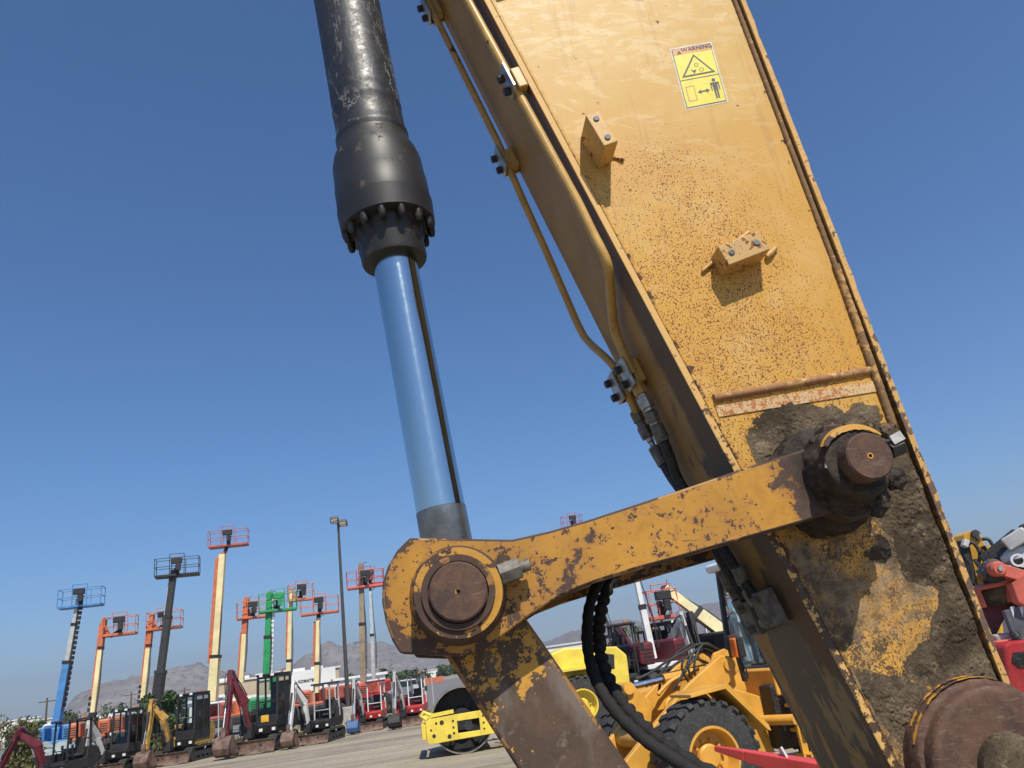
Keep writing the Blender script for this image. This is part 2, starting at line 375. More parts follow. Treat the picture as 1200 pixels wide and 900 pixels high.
M_guide = guide_paint()
def mudmat(feather=False):
    t = NT('dried crusted mud'); n = t.noise(24, 9, .75); f = t.noise(170, 6, .75); g = t.noise(4, 6, .6)
    c = t.mix(t.mr(g, .40, .60), (.065, .049, .033), (.190, .143, .092))
    c = t.mix(t.mr(n, .52, .7), c, (.29, .225, .145)); c = t.mix(t.math('MULTIPLY', t.mr(f, .35, .55, 1, 0), .6), c, (.03, .022, .016))
    at = t.n('ShaderNodeAttribute', attribute_name='cover').outputs['Fac']
    al = t.mr(t.math('ADD', at, t.math('ADD', t.math('MULTIPLY', t.math('SUBTRACT', f, .5), .55), t.math('MULTIPLY', t.math('SUBTRACT', n, .5), .5))), .10, .22) if feather else None
    if feather: t.t.links.new(al, t.b.inputs['Alpha'])
    return t.set(c, .95, 0, .15, f, 1.0, .005)
M_mud = mudmat(); M_mudf = mudmat(True)
def grease():
    t = NT('black greasy dirt'); n = t.noise(30, 7, .7); f = t.noise(140, 5, .7)
    c = t.mix(t.mr(n, .35, .65), (.014, .011, .009), (.06, .045, .033))
    return t.set(c, t.mr(n, .3, .7, .5, .9), 0, .35, f, .9, .004)
M_grease = grease()
M_rubber = paint('black hose rubber', (.018, .018, .018), .6, 0, .25, .3, 20)
def sleeve():
    t = NT('woven nylon hose sleeve'); n = t.noise(18, 5, .6); f = t.noise(260, 2, .6)
    c = t.mix(n, (.012, .012, .012), (.034, .032, .030)); return t.set(c, .8, 0, .25, f, .8, .003)
M_sleeve = sleeve()
ANISO = 0.25
def chrome():
    t = NT('hard chrome rod'); n = t.noise(30, 5, .6, co=t.scaled((1, 1, .05))); f = t.noise(60, 6, .7)
    c = t.mix(n, (.44, .52, .545), (.52, .60, .62))
    tg = t.n('ShaderNodeTangent', direction_type='RADIAL', axis='Z'); t.t.links.new(tg.outputs[0], t.b.inputs['Tangent']); t.b.inputs['Anisotropic'].default_value = .75; t.b.inputs['Anisotropic Rotation'].default_value = ANISO
    return t.set(c, t.mr(f, .4, .8, .12, .18), 1.0, .5)
M_chrome = chrome()
def barrelmat():
    t = NT('scratched black cylinder paint'); n = t.noise(7, 8, .68, co=t.scaled((1.3, 1.3, .55)), dist=.8); f = t.noise(45, 7, .7, dist=.5); big = t.noise(3, 3)
    c = t.mix(t.mr(big, .3, .7), (.012, .012, .013), (.026, .026, .027))
    l = t.math('MULTIPLY', t.mr(t.math('ABSOLUTE', t.math('SUBTRACT', n, .5)), .014, .002), t.mr(big, .42, .58))
    l = t.math('MAXIMUM', l, t.math('MULTIPLY', t.mr(f, .63, .70), t.mr(n, .5, .6)))
    c = t.mix(t.math('MULTIPLY', l, .75), c, (.34, .33, .31))
    c = t.mix(t.math('MULTIPLY', t.mr(t.noise(11, 6, .65), .60, .72), .6), c, (.10, .075, .055))
    return t.set(c, t.mr(f, .3, .7, .36, .62), 0, .5, f, .35, .0015)
M_barrel = barrelmat()
M_gland = worn('dirty black gland', (.017, .0165, .0165), under=(.060, .046, .035), chip=.63, scale=12, speck=.69, sscale=70, rough=.48, dust=.03)
M_blackhole = paint('dark cavity', (.01, .01, .01), .9)

arm = thing('excavator_arm', 'huge rust specked yellow excavator stick with black bucket cylinder and link in the foreground', 'excavator arm', ARM_O, world=True)

# --- stick box
UT, UN = -2.2, UV(1045, 888)[0] + .16
noseX, noseZ = P(1186, 903, 1.90).x, P(1186, 903, 1.90).z
def stick_plate(Ya, Yb):
    poly = [(UT, .004), (UN + .25, .004), (UN + .28, .10), (UN + .28, .22), (UN + .28, VR(UN + .28) - .012), (2.0, VR(2.0) - .012), (1.0, VR(1.0) - .012), (UT, VR(UT) - .012)]
    return MB().prism(poly, lambda a, b, d: S(a, b, d), Ya, Yb)
stick = stick_plate(2.0, 2.018).build('stick', M_stick, arm, bevel=.002)
stick_plate(2.422, 2.44).build('far_side_plate', M_stick, stick, bevel=.002)
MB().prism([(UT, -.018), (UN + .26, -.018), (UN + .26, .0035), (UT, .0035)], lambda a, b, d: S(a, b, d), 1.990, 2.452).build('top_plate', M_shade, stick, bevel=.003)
fe = [UT + (UN + .30 - UT) * i / 260 for i in range(261)]
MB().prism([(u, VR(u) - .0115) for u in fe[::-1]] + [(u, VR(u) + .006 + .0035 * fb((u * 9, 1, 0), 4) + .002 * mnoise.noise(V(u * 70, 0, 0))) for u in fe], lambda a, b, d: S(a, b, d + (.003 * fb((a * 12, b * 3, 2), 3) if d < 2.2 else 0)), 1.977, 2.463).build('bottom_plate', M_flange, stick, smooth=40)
M_beadp = worn('rust worn bead', (.54, .31, .10), under=(.26, .13, .055), chip=.50, scale=34, speck=.57, sscale=120)
M_lip = worn('rusty weld lip', (.20, .115, .05), under=(.38, .22, .07), chip=.55, scale=40, speck=.62, sscale=140, rough=.8)
# lit edge strip and its fillet weld
def bead(name, pts, r, mat, parent, n=10, rip=.0018, step=.008):
    q = []; 
    for i in range(len(pts) - 1):
        a, b = Vector(pts[i]), Vector(pts[i+1]); k = max(2, int((b - a).length / step))
        q += [a.lerp(b, j / k) for j in range(k)]
    q.append(Vector(pts[-1]))
    rr = [r * (1 + .025 * math.sin(i * 1.9)) + rip * mnoise.noise(p * 60) for i, p in enumerate(q)]
    return MB().tube(q, rr, n).build(name, mat, parent, smooth=60)
bead('weld_bead', [S(UT, .010, 1.999), S(UN - .08, .010, 1.999)], .007, M_stick, stick, step=.012)
bead('weld_bead', [S(UT, VR(UT) - .022, 1.999), S(1.35, VR(1.35) - .022, 1.999)], .0095, M_lip, stick, step=.009, rip=.0012)
bead('weld_bead', [S(1.35, VR(1.35) - .022, 1.996), S(1.75, VR(1.75) - .03, 1.996), S(1.86, VR(1.86) - .032, 1.998)], .0125, M_lip, stick, rip=.0016)
bd0, bd1 = UV(836, 467), UV(1021, 434)
bead('weld_bead', [S(bd0[0], bd0[1], 1.997), S(bd1[0], bd1[1], 1.9985)], .0125, M_beadp, stick, n=12, rip=.0015)
ba, bb = UV(838, 476), UV(1022, 447); bc, bdd = UV(1027, 459), UV(842, 489)
MB().prism([ba, bb, bc, bdd], lambda a, b, d: S(a, b, d), 1.9965, 1.9995).build('scuffed_strip', worn('scuffed primer strip', (.62, .42, .20), under=(.36, .14, .045), chip=.60, scale=70, speck=.56, sscale=140), stick)
# --- mounting blocks on the side plate
def block(cu, cv, ang, lu, lv, L, bar):
    ca, sa = math.cos(ang), math.sin(ang)
    f = lambda a, b, d: S(cu + a * ca - b * sa, cv + a * sa + b * ca, d)
    bl = MB().prism([(-lu/2, -lv/2), (lu/2, -lv/2), (lu/2, lv/2), (-lu/2, lv/2)], f, 2.0 - L, 2.001).build('mounting_block', M_block, stick, bevel=.004)
    for s in (-1, 1):
        MB().cyl(f(s * lu * .30, 0, 2.0 - L - .004), f(s * lu * .30, 0, 2.0 - L + .002), .0095, n=14).build('bolt', M_boltgy, stick, bevel=.002)
    if bar:
        pts = [f(a, b + .004 * math.sin(a * 60), 1.995) for a, b in bar]
        bead('weld_bead', pts, .0055, worn('tack weld', (.45, .28, .11), under=(.2, .1, .05), chip=.5, scale=60), stick, n=6, rip=.003)
b1u, b1v = UV(698, 178)
block(b1u, b1v, math.radians(2), .125, .05, .115, [(-.10, .012), (-.055, .0)])
bead('weld_bead', [S(b1u + .03, b1v + .03, 1.996), S(b1u + .062, b1v + .07, 1.996)], .006, M_block, stick, n=6, rip=.003)
b2u, b2v = UV(862, 305)
block(b2u, b2v, math.radians(91), .145, .070, .075, None)
e0, e1 = UV(822, 319), UV(877, 273)
bead('weld_bead', [S(e0[0], e0[1], 1.993), S((e0[0]+e1[0])/2, (e0[1]+e1[1])/2, 1.990), S(e1[0], e1[1], 1.996)], .007, M_block, stick, n=6, rip=.004)
e0, e1 = UV(897, 303), UV(908, 292)
bead('weld_bead', [S(e0[0], e0[1], 1.99), S(e1[0], e1[1], 1.996)], .009, M_block, stick, n=6, rip=.004)
b3u, b3v = UV(584, -52)
block(b3u, b3v, math.radians(2), .125, .05, .115, None)

# --- warning label
dl = [UV(787, 59), UV(832, 51), UV(849, 120), UV(805, 127)]
dO = Vector((*dl[0],)); dX = Vector(dl[1]) - dO; dY = Vector(dl[3]) - dO
def dp(a, b, k): q = dO + dX * a + dY * b; return S(q.x, q.y, 2.0 - .0006 - .0005 * k)
M_dy = paint('label yellow', (.70, .60, .04), .4, 0, .28, .05, 8); M_dw = paint('label white border', (.60, .55, .43), .5, 0, .35, .1, 12)
M_dk = paint('label print', (.035, .030, .035), .45, 0, .05, .05, 8); M_do = paint('label orange print', (.62, .27, .10), .4, 0, .1, .1, 8)
def dpoly(name, pts, k, mat, par):
    m = MB(); n = len(pts); m.add([dp(a, b, k) for a, b in pts], [tuple(range(n))]); return m.build(name, mat, par, smooth=0, recalc=False)
def dquadline(m, a, b, wd, k):
    # line of constant width in label space (label about .19 x .29)
    W_, H_ = dX.length, dY.length
    d = Vector(((b[0]-a[0]) * W_, (b[1]-a[1]) * H_)).normalized(); p = Vector((-d.y / W_, d.x / H_)) * wd / 2
    A, B = Vector(a), Vector(b); m.quad(*(dp(q.x, q.y, k) for q in (A - p, B - p, B + p, A + p)))
label = dpoly('warning_label', [(-.04, -.025), (1.04, -.025), (1.04, 1.025), (-.04, 1.025)], 0, M_dw, arm)
fr = MB(); fr.add([dp(a, b, 1) for a, b in ((-.005, -.005), (1.005, -.005), (1.005, 1.005), (-.005, 1.005))], [(0, 1, 2, 3)]); fr.build('border_line', M_dk, label, smooth=0, recalc=False)
dpoly('label_field', [(.01, .008), (.99, .008), (.99, .992), (.01, .992)], 2, M_dy, label)
dpoly('label_banner', [(.01, .008), (.99, .008), (.99, .105), (.01, .105)], 3, M_do, label)
m = MB(); dquadline(m, (.0, .545), (1.0, .545), .003, 3); m.build('divider_line', M_dk, label, smooth=0, recalc=False)
tri = [(.50, .135), (.93, .50), (.07, .50)]
m = MB(); m.add([dp(a, b, 3) for a, b in tri], [(0, 1, 2)]); m.build('warning_triangle', M_dk, label, smooth=0, recalc=False)
ctr = Vector((.5, .375)); m = MB(); m.add([dp(*(ctr + (Vector(q) - ctr) * .80), 4) for q in tri], [(0, 1, 2)]); m.build('triangle_field', M_dy, label, smooth=0, recalc=False)
m = MB()   # entanglement pictogram: gear outline and a hand
for cx, cy_, r in ((.50, .33, .045), (.60, .42, .05)):
    for k in range(8):
        a0, a1 = k * math.pi / 4, (k + .62) * math.pi / 4
        dquadline(m, (cx + r * math.cos(a0), cy_ + r * .66 * math.sin(a0)), (cx + r * math.cos(a1), cy_ + r * .66 * math.sin(a1)), .003, 5)
m.add([dp(a, b, 5) for a, b in ((.33, .40), (.40, .415), (.47, .40), (.46, .425), (.42, .455), (.40, .47), (.38, .44))], [tuple(range(7))])
m.build('hand_pictogram', M_dk, label, smooth=0, recalc=False)
m = MB()   # keep-clear box, arrow, person
bx = [(.10, .66), (.30, .66), (.30, .90), (.10, .90)]
for i in range(4): dquadline(m, bx[i], bx[(i+1) % 4], .0035, 3)
m.build('machine_pictogram', M_do, label, smooth=0, recalc=False)
m = MB(); dquadline(m, (.42, .78), (.60, .78), .006, 3)
m.add([dp(a, b, 4) for a, b in ((.36, .78), (.45, .745), (.45, .815))], [(0, 1, 2)]); m.add([dp(a, b, 4) for a, b in ((.67, .78), (.58, .745), (.58, .815))], [(0, 1, 2)])
m.build('double_arrow', M_dk, label, smooth=0, recalc=False)
m = MB(); pc = (.82, .625)
m.add([dp(pc[0] + .045 * math.cos(t * math.pi / 6), pc[1] + .030 * math.sin(t * math.pi / 6), 3) for t in range(12)], [tuple(range(12))])
for q in ([(.73,.665),(.91,.665),(.91,.70),(.73,.70)], [(.755,.70),(.885,.70),(.875,.80),(.765,.80)], [(.765,.80),(.812,.80),(.812,.935),(.775,.935)], [(.828,.80),(.875,.80),(.865,.935),(.828,.935)], [(.71,.672),(.74,.672),(.735,.80),(.71,.80)], [(.90,.672),(.93,.672),(.93,.80),(.905,.80)]):
    m.add([dp(a, b, 3) for a, b in q], [(0, 1, 2, 3)])
m.build('person_pictogram', M_dk, label, smooth=0, recalc=False)
def text(body, size, mat, parent, o, ax, ay, name='lettering', ext=0.0, align='LEFT'):
    cu = bpy.data.curves.new('t', 'FONT'); cu.body = body; cu.size = size; cu.align_x = align; cu.align_y = 'BOTTOM_BASELINE' if False else 'BOTTOM'; cu.extrude = ext; cu.offset = size * .012
    ob = bpy.data.objects.new('t', cu); C.objects.link(ob); bpy.context.view_layer.update()
    me = bpy.data.meshes.new_from_object(ob.evaluated_get(bpy.context.evaluated_depsgraph_get())); bpy.data.objects.remove(ob)
    ax, ay = Vector(ax).normalized(), Vector(ay); ay = (ay - ax * ay.dot(ax)).normalized(); nz = ax.cross(ay)
    org = ORG.get(parent.name, Vector((0, 0, 0))) if parent else Vector((0, 0, 0))
    Mx = Matrix((ax, ay, nz)).transposed().to_4x4(); Mx.translation = Vector(o) - org; me.transform(Mx); me.name = name
    me.materials.clear(); me.materials.append(mat)
    t = link(bpy.data.objects.new(name, me))
    if parent: t.parent = parent
    return t
text('WARNING', .0235, M_dk, label, dp(.235, .092, 5), dp(1, 0, 0) - dp(0, 0, 0), dp(0, 0, 0) - dp(0, 1, 0))
dpoly('alert_mark', [(.16, .03), (.22, .092), (.10, .092)], 5, M_dk, label)

# --- stick bosses
def boss(name, prof, X, Z, mat, parent, n=40, rough=0, **k):
    if rough:   # cast and caked surface: resample the profile finely and push it about
        fine = []
        for (y0, r0), (y1, r1) in zip(prof[:-1], prof[1:]):
            kk = max(1, int(math.hypot(y1 - y0, r1 - r0) / .007)); fine += [(y0 + (y1 - y0) * i / kk, r0 + (r1 - r0) * i / kk) for i in range(kk)]
        fine.append(prof[-1]); m = MB().lathe(fine, (X, 0, Z), (0, 1, 0), 120); k.pop('bevel', 0)
        for v in m.v:
            d = V(v.x - X, 0, v.z - Z); d = d.normalized() if d.length > 1e-6 else d
            v += d * rough * (fb(v * 14, 4) + .5 * mnoise.noise(v * 55) + .25 * mnoise.noise(v * 120)) + V(0, 1, 0) * rough * .6 * fb(v * 16 + V(5, 0, 0), 4)
        return m.build(name, mat, parent, smooth=50, **k)
    return MB().lathe([(y, r) for y, r in prof], (X, 0, Z), (0, 1, 0), n).build(name, mat, parent, **k)
HX, HZ = P(1018, 535, 1.72).x, P(1018, 535, 1.72).z
RX, RZ = P(537, 693, 1.775).x, P(537, 693, 1.775).z
boss('pin_boss', [(1.934, .135), (1.94, .14), (2.02, .15)], HX, HZ, M_grease, stick, rough=.010)
nb = boss('nose_boss', [(1.938, .186), (1.942, .196), (1.96, .203), (2.02, .205), (2.44, .205), (2.52, .20), (2.53, .19)], noseX, noseZ, M_rust, stick, rough=.004)
for rr, Ys, a0, a1 in ((.200, 1.952, 1.15, 2.75), (.2035, 1.972, 1.5, 2.55)):   # paint left on the boss rim
    m = MB(); vsn = []; K = 60
    for i in range(K + 1):
        t = a0 + (a1 - a0) * i / K; wob = .003 * mnoise.noise(V(i * .25, rr * 90, 0)); wid = .005 + .004 * mnoise.noise(V(i * .33, 7 + rr * 50, 0))
        for y in (Ys - wid + wob, Ys + wid + wob):
            r2 = .1995 + (y - 1.942) * .13 + .0032; vsn.append(V(noseX + r2 * math.cos(t), y, noseZ + r2 * math.sin(t)))
    m.add(vsn, [(2*i, 2*i+1, 2*i+3, 2*i+2) for i in range(K)]); m.build('paint_ring', M_chip, stick, recalc=False)
boss('pin_collar', [(1.902, .02), (1.900, .10), (1.900, .172), (1.903, .180), (1.912, .184), (1.9385, .186), (1.9390, .12)], noseX, noseZ, M_rust, arm, rough=.0018)
boss('bucket_pin', [(1.876, .070), (1.880, .080), (1.90, .083), (2.7, .083)], noseX, noseZ, M_mud, arm, n=40)
# --- mud crust on the lower side of the stick
blobs = [((945, 512), 62, 40, 1.0), ((905, 530), 26, 22, .8), ((1005, 498), 34, 22, .7), ((1045, 515), 28, 26, .55), ((1060, 585), 40, 46, 1.0), ((1085, 650), 40, 60, 1.0), ((1115, 725), 40, 60, .9),
         ((1030, 650), 40, 40, .5), ((1145, 790), 40, 40, .9), ((1080, 770), 60, 40, .75), ((1030, 810), 60, 40, .7), ((985, 590), 60, 40, .6), ((1060, 830), 40, 40, .8), ((1010, 560), 60, 50, .9), ((960, 560), 40, 30, .6)]
clear = [((1000, 725), 62, 46, 1.1), ((1062, 705), 40, 30, .8), ((950, 690), 60, 40, .8), ((1015, 745), 45, 28, .8), ((960, 620), 40, 30, .3)]
def mudmask(x, y, uu, vv):
    s = 0
    for (bx, by), rx, ry, k in blobs: s = max(s, k * math.exp(-(((x-bx)/rx)**2 + ((y-by)/ry)**2)))
    for (bx, by), rx, ry, k in clear: s -= k * .75 * math.exp(-(((x-bx)/rx)**2 + ((y-by)/ry)**2))
    return s + .22 * fb((uu * 11, vv * 11, 3.3), 5) - .36
def w2p(p):
    c = RW.transposed() @ (p - O); return CX + F * c.x / c.z, CY + F * c.y / c.z
def mud():
    NU, NV = 420, 200; u0, u1 = 1.66, UN + .1; idx = {}; m = MB(); H = {}
    for i in range(NU + 1):
        for j in range(NV + 1):
            u = u0 + (u1 - u0) * i / NU; v = .012 + (VR(u) - .03) * j / NV
            x, y = w2p(S(u, v, 2.0)); k = mudmask(x, y, u, v); H[i, j] = (u, v, k)
    for i in range(NU + 1):
        for j in range(NV + 1):
            u, v, k = H[i, j]
            h = 0 if k <= 0 else min(1, k * 3.0) * (.006 + .005 * abs(fb((u * 30, v * 30, 1), 4)) + .0035 * mnoise.noise(V(u * 90, v * 90, 5)) + .014 * max(0, k) + .0045 * mnoise.noise(V(u * 170, v * 170, 2)))
            idx[i, j] = len(m.v); m.v.append(S(u, v, 1.9988 - max(0, h) * .75))
    for i in range(NU):
        for j in range(NV):
            q = ((i, j), (i + 1, j), (i + 1, j + 1), (i, j + 1))
            if max(H[a][2] for a in q) > -.10: m.f.append(tuple(idx[a] for a in q))
    o = m.build('mud_crust', M_mudf, stick, smooth=55); at = o.data.attributes.new('cover', 'FLOAT', 'POINT')
    at.data.foreach_set('value', [max(0, min(1, (H[i, j][2] + .10) * 2.6)) for i in range(NU + 1) for j in range(NV + 1)])
    return o
mud()

# --- side links (an H shaped casting straddling the stick)
LY = 1.86
top = [(480, 630), (540, 631), (601, 632), (645, 622), (690, 609), (745, 591), (800, 573), (870, 549), (940, 527), (965, 513)]
bot = [(975, 600), (940, 612), (880, 629), (800, 652), (745, 667), (700, 681), (659, 697), (617, 724), (594, 742), (566, 763), (540, 769), (469, 766), (460, 752), (452, 730), (447.5, 706), (448, 684), (454, 664), (465, 645)]
def link_poly():
    a = [(P(x, y, LY).x, P(x, y, LY).z) for x, y in top]; b = [(P(x, y, LY).x, P(x, y, LY).z) for x, y in bot]
    arc = [(HX + .128 * math.cos(t), HZ + .128 * math.sin(t)) for t in [math.radians(d) for d in range(95, -96, -19)]]
    return a + arc + b
lp = link_poly(); xz = lambda a, b, d: V(a, d, b)
lk = MB().prism(lp, xz, LY, 1.925).build('link', M_link, arm, bevel=.006, edge=M_linkedge)
MB().prism(lp, xz, 2.515, 2.58).build('far_plate', M_link, lk, bevel=.006, edge=M_linkedge)
web = [P(x, y, LY) for x, y in ((640, 634), (740, 600), (752, 652), (655, 690))]
MB().prism([(p.x, p.z) for p in web], xz, 1.9245, 2.5155).build('cross_web', M_linkedge, lk, bevel=.004)
# big end boss and pin
lkb = boss('pin_boss', [(1.795, .097), (1.80, .103), (1.83, .106), (1.8605, .116), (1.861, .07)], RX, RZ, M_linkedge, lk, n=48, bevel=.003)
MB().lathe([(1.7935, .085), (1.7935, .1015)], (RX, 0, RZ), (0, 1, 0), 48, caps=False).build('boss_face', worn('chipped boss face', (.50, .25, .03), under=(.06, .036, .026), chip=.50, scale=22, speck=.6), lk, recalc=False)
MB().lathe([(1.786, .0700), (1.786, .0835), (1.80, .0835)], (RX, 0, RZ), (0, 1, 0), 48, caps=False).build('seal_ring', M_linkedge, lk)
def pin_end(name, X, Z, Y0, Y1, r):
    p = MB().lathe([(Y0 + .006, .004), (Y0, .006), (Y0, r - .004), (Y0 + .004, r), (Y1, r)], (X, 0, Z), (0, 1, 0), 44).build(name, M_rust, arm, smooth=25)
    MB().lathe([(Y0 - .0006, .0045), (Y0 - .0006, .0075)], (X, 0, Z), (0, 1, 0), 16, caps=False).build('centre_mark', M_chip, p, recalc=False)
    return p
pin_end('link_pin', RX, RZ, 1.772, 2.62, .0665)
# clamping bolt through the boss, head and nut
def hexbolt(par, c, ax, r, L, sh, mat, washer=None):
    c = Vector(c); ax = Vector(ax).normalized()
    b = MB().cyl(c, c + ax * L, r, n=6).build('bolt_head', mat, par, bevel=.002, smooth=20)
    if sh: MB().cyl(c + ax * L, c + ax * (L + sh), r * .55, n=12).build('bolt_shank', mat, par)
    return b
M_nut = paint('dirty grey nut', (.17, .155, .13), .6, .3, .4, .3, 40)
nb_ = P(585, 674, 1.82); ax_ = (P(612, 664, 1.82) - nb_)
hexbolt(lk, nb_ , ax_, .027, .052, .024, M_nut)
nb2 = P(500, 712, 1.82); hexbolt(lk, nb2, P(482, 716, 1.82) - nb2, .026, .028, 0, M_linkedge)
# stick end boss, mud caked
boss('end_boss', [(1.762, .064), (1.759, .076), (1.764, .085), (1.80, .093), (1.865, .106)], HX, HZ, M_grease, lk, rough=.007)
m = MB(); K = 26; vsn = []
for i in range(K + 1):
    t = math.radians(40 + 110 * i / K); w0 = .001 + .010 * math.sin(math.pi * i / K) + .003 * mnoise.noise(V(i * .5, 2, 0))
    for r2, y in ((.089 - w0, 1.7535), (.0935, 1.7560), (.098, 1.772 + w0)): vsn.append(V(HX + r2 * math.cos(t), y, HZ + r2 * math.sin(t)))
m.add(vsn, [f for i in range(K) for f in ((3*i, 3*i+1, 3*i+4, 3*i+3), (3*i+1, 3*i+2, 3*i+5, 3*i+4))]); m.build('paint_ring', M_chip, lk, recalc=False)
pin_end('stick_pin', HX, HZ, 1.712, 2.64, .0585)
# mud lumps on the end boss and around the joint
def lump(name, c, r, seed, par, mat, sq=(1, 1, 1)):
    bm = bmesh.new(); bmesh.ops.create_icosphere(bm, subdivisions=4, radius=1)
    for vtx in bm.verts:
        p = vtx.co.copy(); k = 1 + .35 * fb(p * 1.6 + V(seed, seed, 0), 4) + .14 * mnoise.noise(p * 7 + V(seed, 0, 0)) + .07 * mnoise.noise(p * 17)
        vtx.co = V(p.x * sq[0], p.y * sq[1], p.z * sq[2]) * k * r + Vector(c) - ARM_O
    me = bpy.data.meshes.new(name); bm.to_mesh(me); bm.free(); me.shade_smooth(); me.materials.append(mat)
    o = link(bpy.data.objects.new(name, me)); o.parent = par; return o
for i, (x, y, Y, r) in enumerate(((960, 522, 1.85, .026), (962, 540, 1.85, .024), (966, 566, 1.85, .03), (985, 588, 1.86, .036), (1025, 588, 1.87, .036), (1048, 560, 1.88, .030), (1000, 503, 1.89, .022), (1040, 505, 1.90, .022), (975, 507, 1.91, .024))):
    lump('mud_lump', P(x, y, Y), r, i * 3.7, lk, M_grease if i < 6 else M_mud, (1, .6, 1))
q = P(1040, 528, 1.80); hexbolt(lk, q, P(1058, 521, 1.80) - q, .026, .038, 0, M_boltdk)
q2 = P(1051, 513, 1.775); MB().box(q2, (.034, .006, .024), Matrix.Rotation(math.radians(-20), 3, 'Y')).build('tape_patch', paint('white tape', (.48, .47, .44), .6, 0, .4, .2, 40), lk)
q = P(982, 546, 1.79); hexbolt(lk, q, P(962, 550, 1.79) - q, .025, .036, 0, M_boltdk)
q = P(970, 544, 1.768); MB().box(q, (.014, .004, .022), Matrix.Rotation(math.radians(20), 3, 'Y')).build('bare_metal_patch', M_zinc, lk)

# --- bucket (guide) link hanging from the rod pin
GY = 1.962
gl = [(478, 690), (490, 735), (524, 772), (606, 900), (702, 1050), (735, 1095), (800, 1110), (850, 1080), (843, 1050), (739, 900), (617, 725), (590, 670), (540, 640), (500, 652)]
gp = [(P(x, y, GY).x, P(x, y, GY).z) for x, y in gl]
gd = MB().prism(gp, xz, GY, 2.478).build('bucket_link', M_guide, arm, bevel=.010, seg=3, edge=M_linkedge)

# --- cylinder and rod
CYY = 2.22
ctop = P(406, 0, CYY); cpin = V(RX, CYY, RZ); cax = (ctop - cpin).normalized()
L0 = (ctop - cpin).length
def Lc(y): return (P(406 + .2 * y, y, CYY) - cpin).dot(cax)
def rad(pxw, y): return pxw / 2 * (CYY / ray(406 + .2 * y, y).y) / F
rrod = rad(54.5, 450)
rod = MB().lathe([(.05, .07), (.06, rrod * 1.02), (Lc(598), rrod * 1.02), (Lc(596), rrod * 1.02)], cpin, cax, 48).build('rod_eye_neck', paint('oily grey steel', (.22, .22, .21), .32, .8, .3, .25, 12), arm)
boss('rod_eye', [(2.02, .125), (2.03, .135), (2.41, .135), (2.42, .125)], RX, RZ, M_linkedge, arm, n=40)
MB().lathe([(Lc(596) + .001, rrod), (Lc(300), rrod)], cpin, cax, 64).build('cylinder_rod', M_chrome, arm, smooth=25)
br = rad(77, 60); r2 = rad(108, 215); r3 = rad(76, 290)
bprof = [(Lc(172), br * 1.02), (Lc(166), br * 1.05), (Lc(163), br * 1.05), (Lc(160), br * 1.0), (Lc(135), br), (Lc(133.5), br * 1.012), (Lc(131), br * 1.012), (Lc(129.5), br), (Lc(121), br), (Lc(119), br * 1.008), (Lc(117), br), (L0 + 2.0, br)]
barrel = MB().lathe(bprof, cpin, cax, 64).build('cylinder_barrel', M_barrel, arm, smooth=40)
gprof = [(Lc(270), r2 * .90), (Lc(268), r2 * .99), (Lc(246), r2 * 1.02), (Lc(245), r2 * 1.0), (Lc(220), r2 * .995), (Lc(219), r2 * .98), (Lc(197), r2 * .965), (Lc(186), r2 * .91), (Lc(178), br * 1.07), (Lc(170), br * 1.03)]
gland = MB().lathe(gprof, cpin, cax, 64).build('gland_head', M_gland, arm, smooth=40)
MB().lathe([(Lc(307), rrod * 1.04), (Lc(307), r3 * .97), (Lc(304), r3), (Lc(286), r3 * 1.0), (Lc(281), r3 * 1.05), (Lc(270) + .01, r3 * 1.12)], cpin, cax, 56).build('rod_seal_housing', M_gland, gland, smooth=35)
ca_ = cax.cross(V(0, 1, 0)).normalized(); cb_ = cax.cross(ca_)
bm0 = None
for k in range(14):
    t = 2 * math.pi * (k + .3) / 14; c = cpin + cax * (Lc(270) + .004) + (ca_ * math.cos(t) + cb_ * math.sin(t)) * r2 * .885
    MB().tube([c, c - cax * .024, c - cax * .036, c - cax * .040], [.0140, .0135, .0095, .003], 10).build('gland_bolt', M_gland, gland, smooth=50)

# --- steel tubes, clamps, fittings on the shaded plate
def fin(pts, s): return [QS(x, y, s) for x, y in pts]
S1, S2 = .052, .06
up1 = QS(548, 0, S1) - QS(677, 237, S1); up2 = QS(507, 13, S2) - QS(584, 168, S2)
t1 = [QS(548, 0, S1) + up1 * 1.6, QS(548, 0, S1), QS(677, 237, S1)] + curve(fin([(696, 276), (709, 302), (714, 322), (716, 350), (720, 385), (730, 412), (742, 438)], S1), 6)
MB().tube(t1, .0155, 14).build('hydraulic_tube', M_tube, arm, smooth=60)
t2 = [QS(507, 13, S2) + up2 * 1.6, QS(507, 13, S2), QS(584, 168, S2), QS(613, 235, S2)] + curve(fin([(638, 290), (664, 350), (680, 386), (691, 402), (718, 428), (734, 458), (746, 484)], S2), 6)
MB().tube(t2, .0140, 14).build('hydraulic_tube', M_tube, arm, smooth=60)
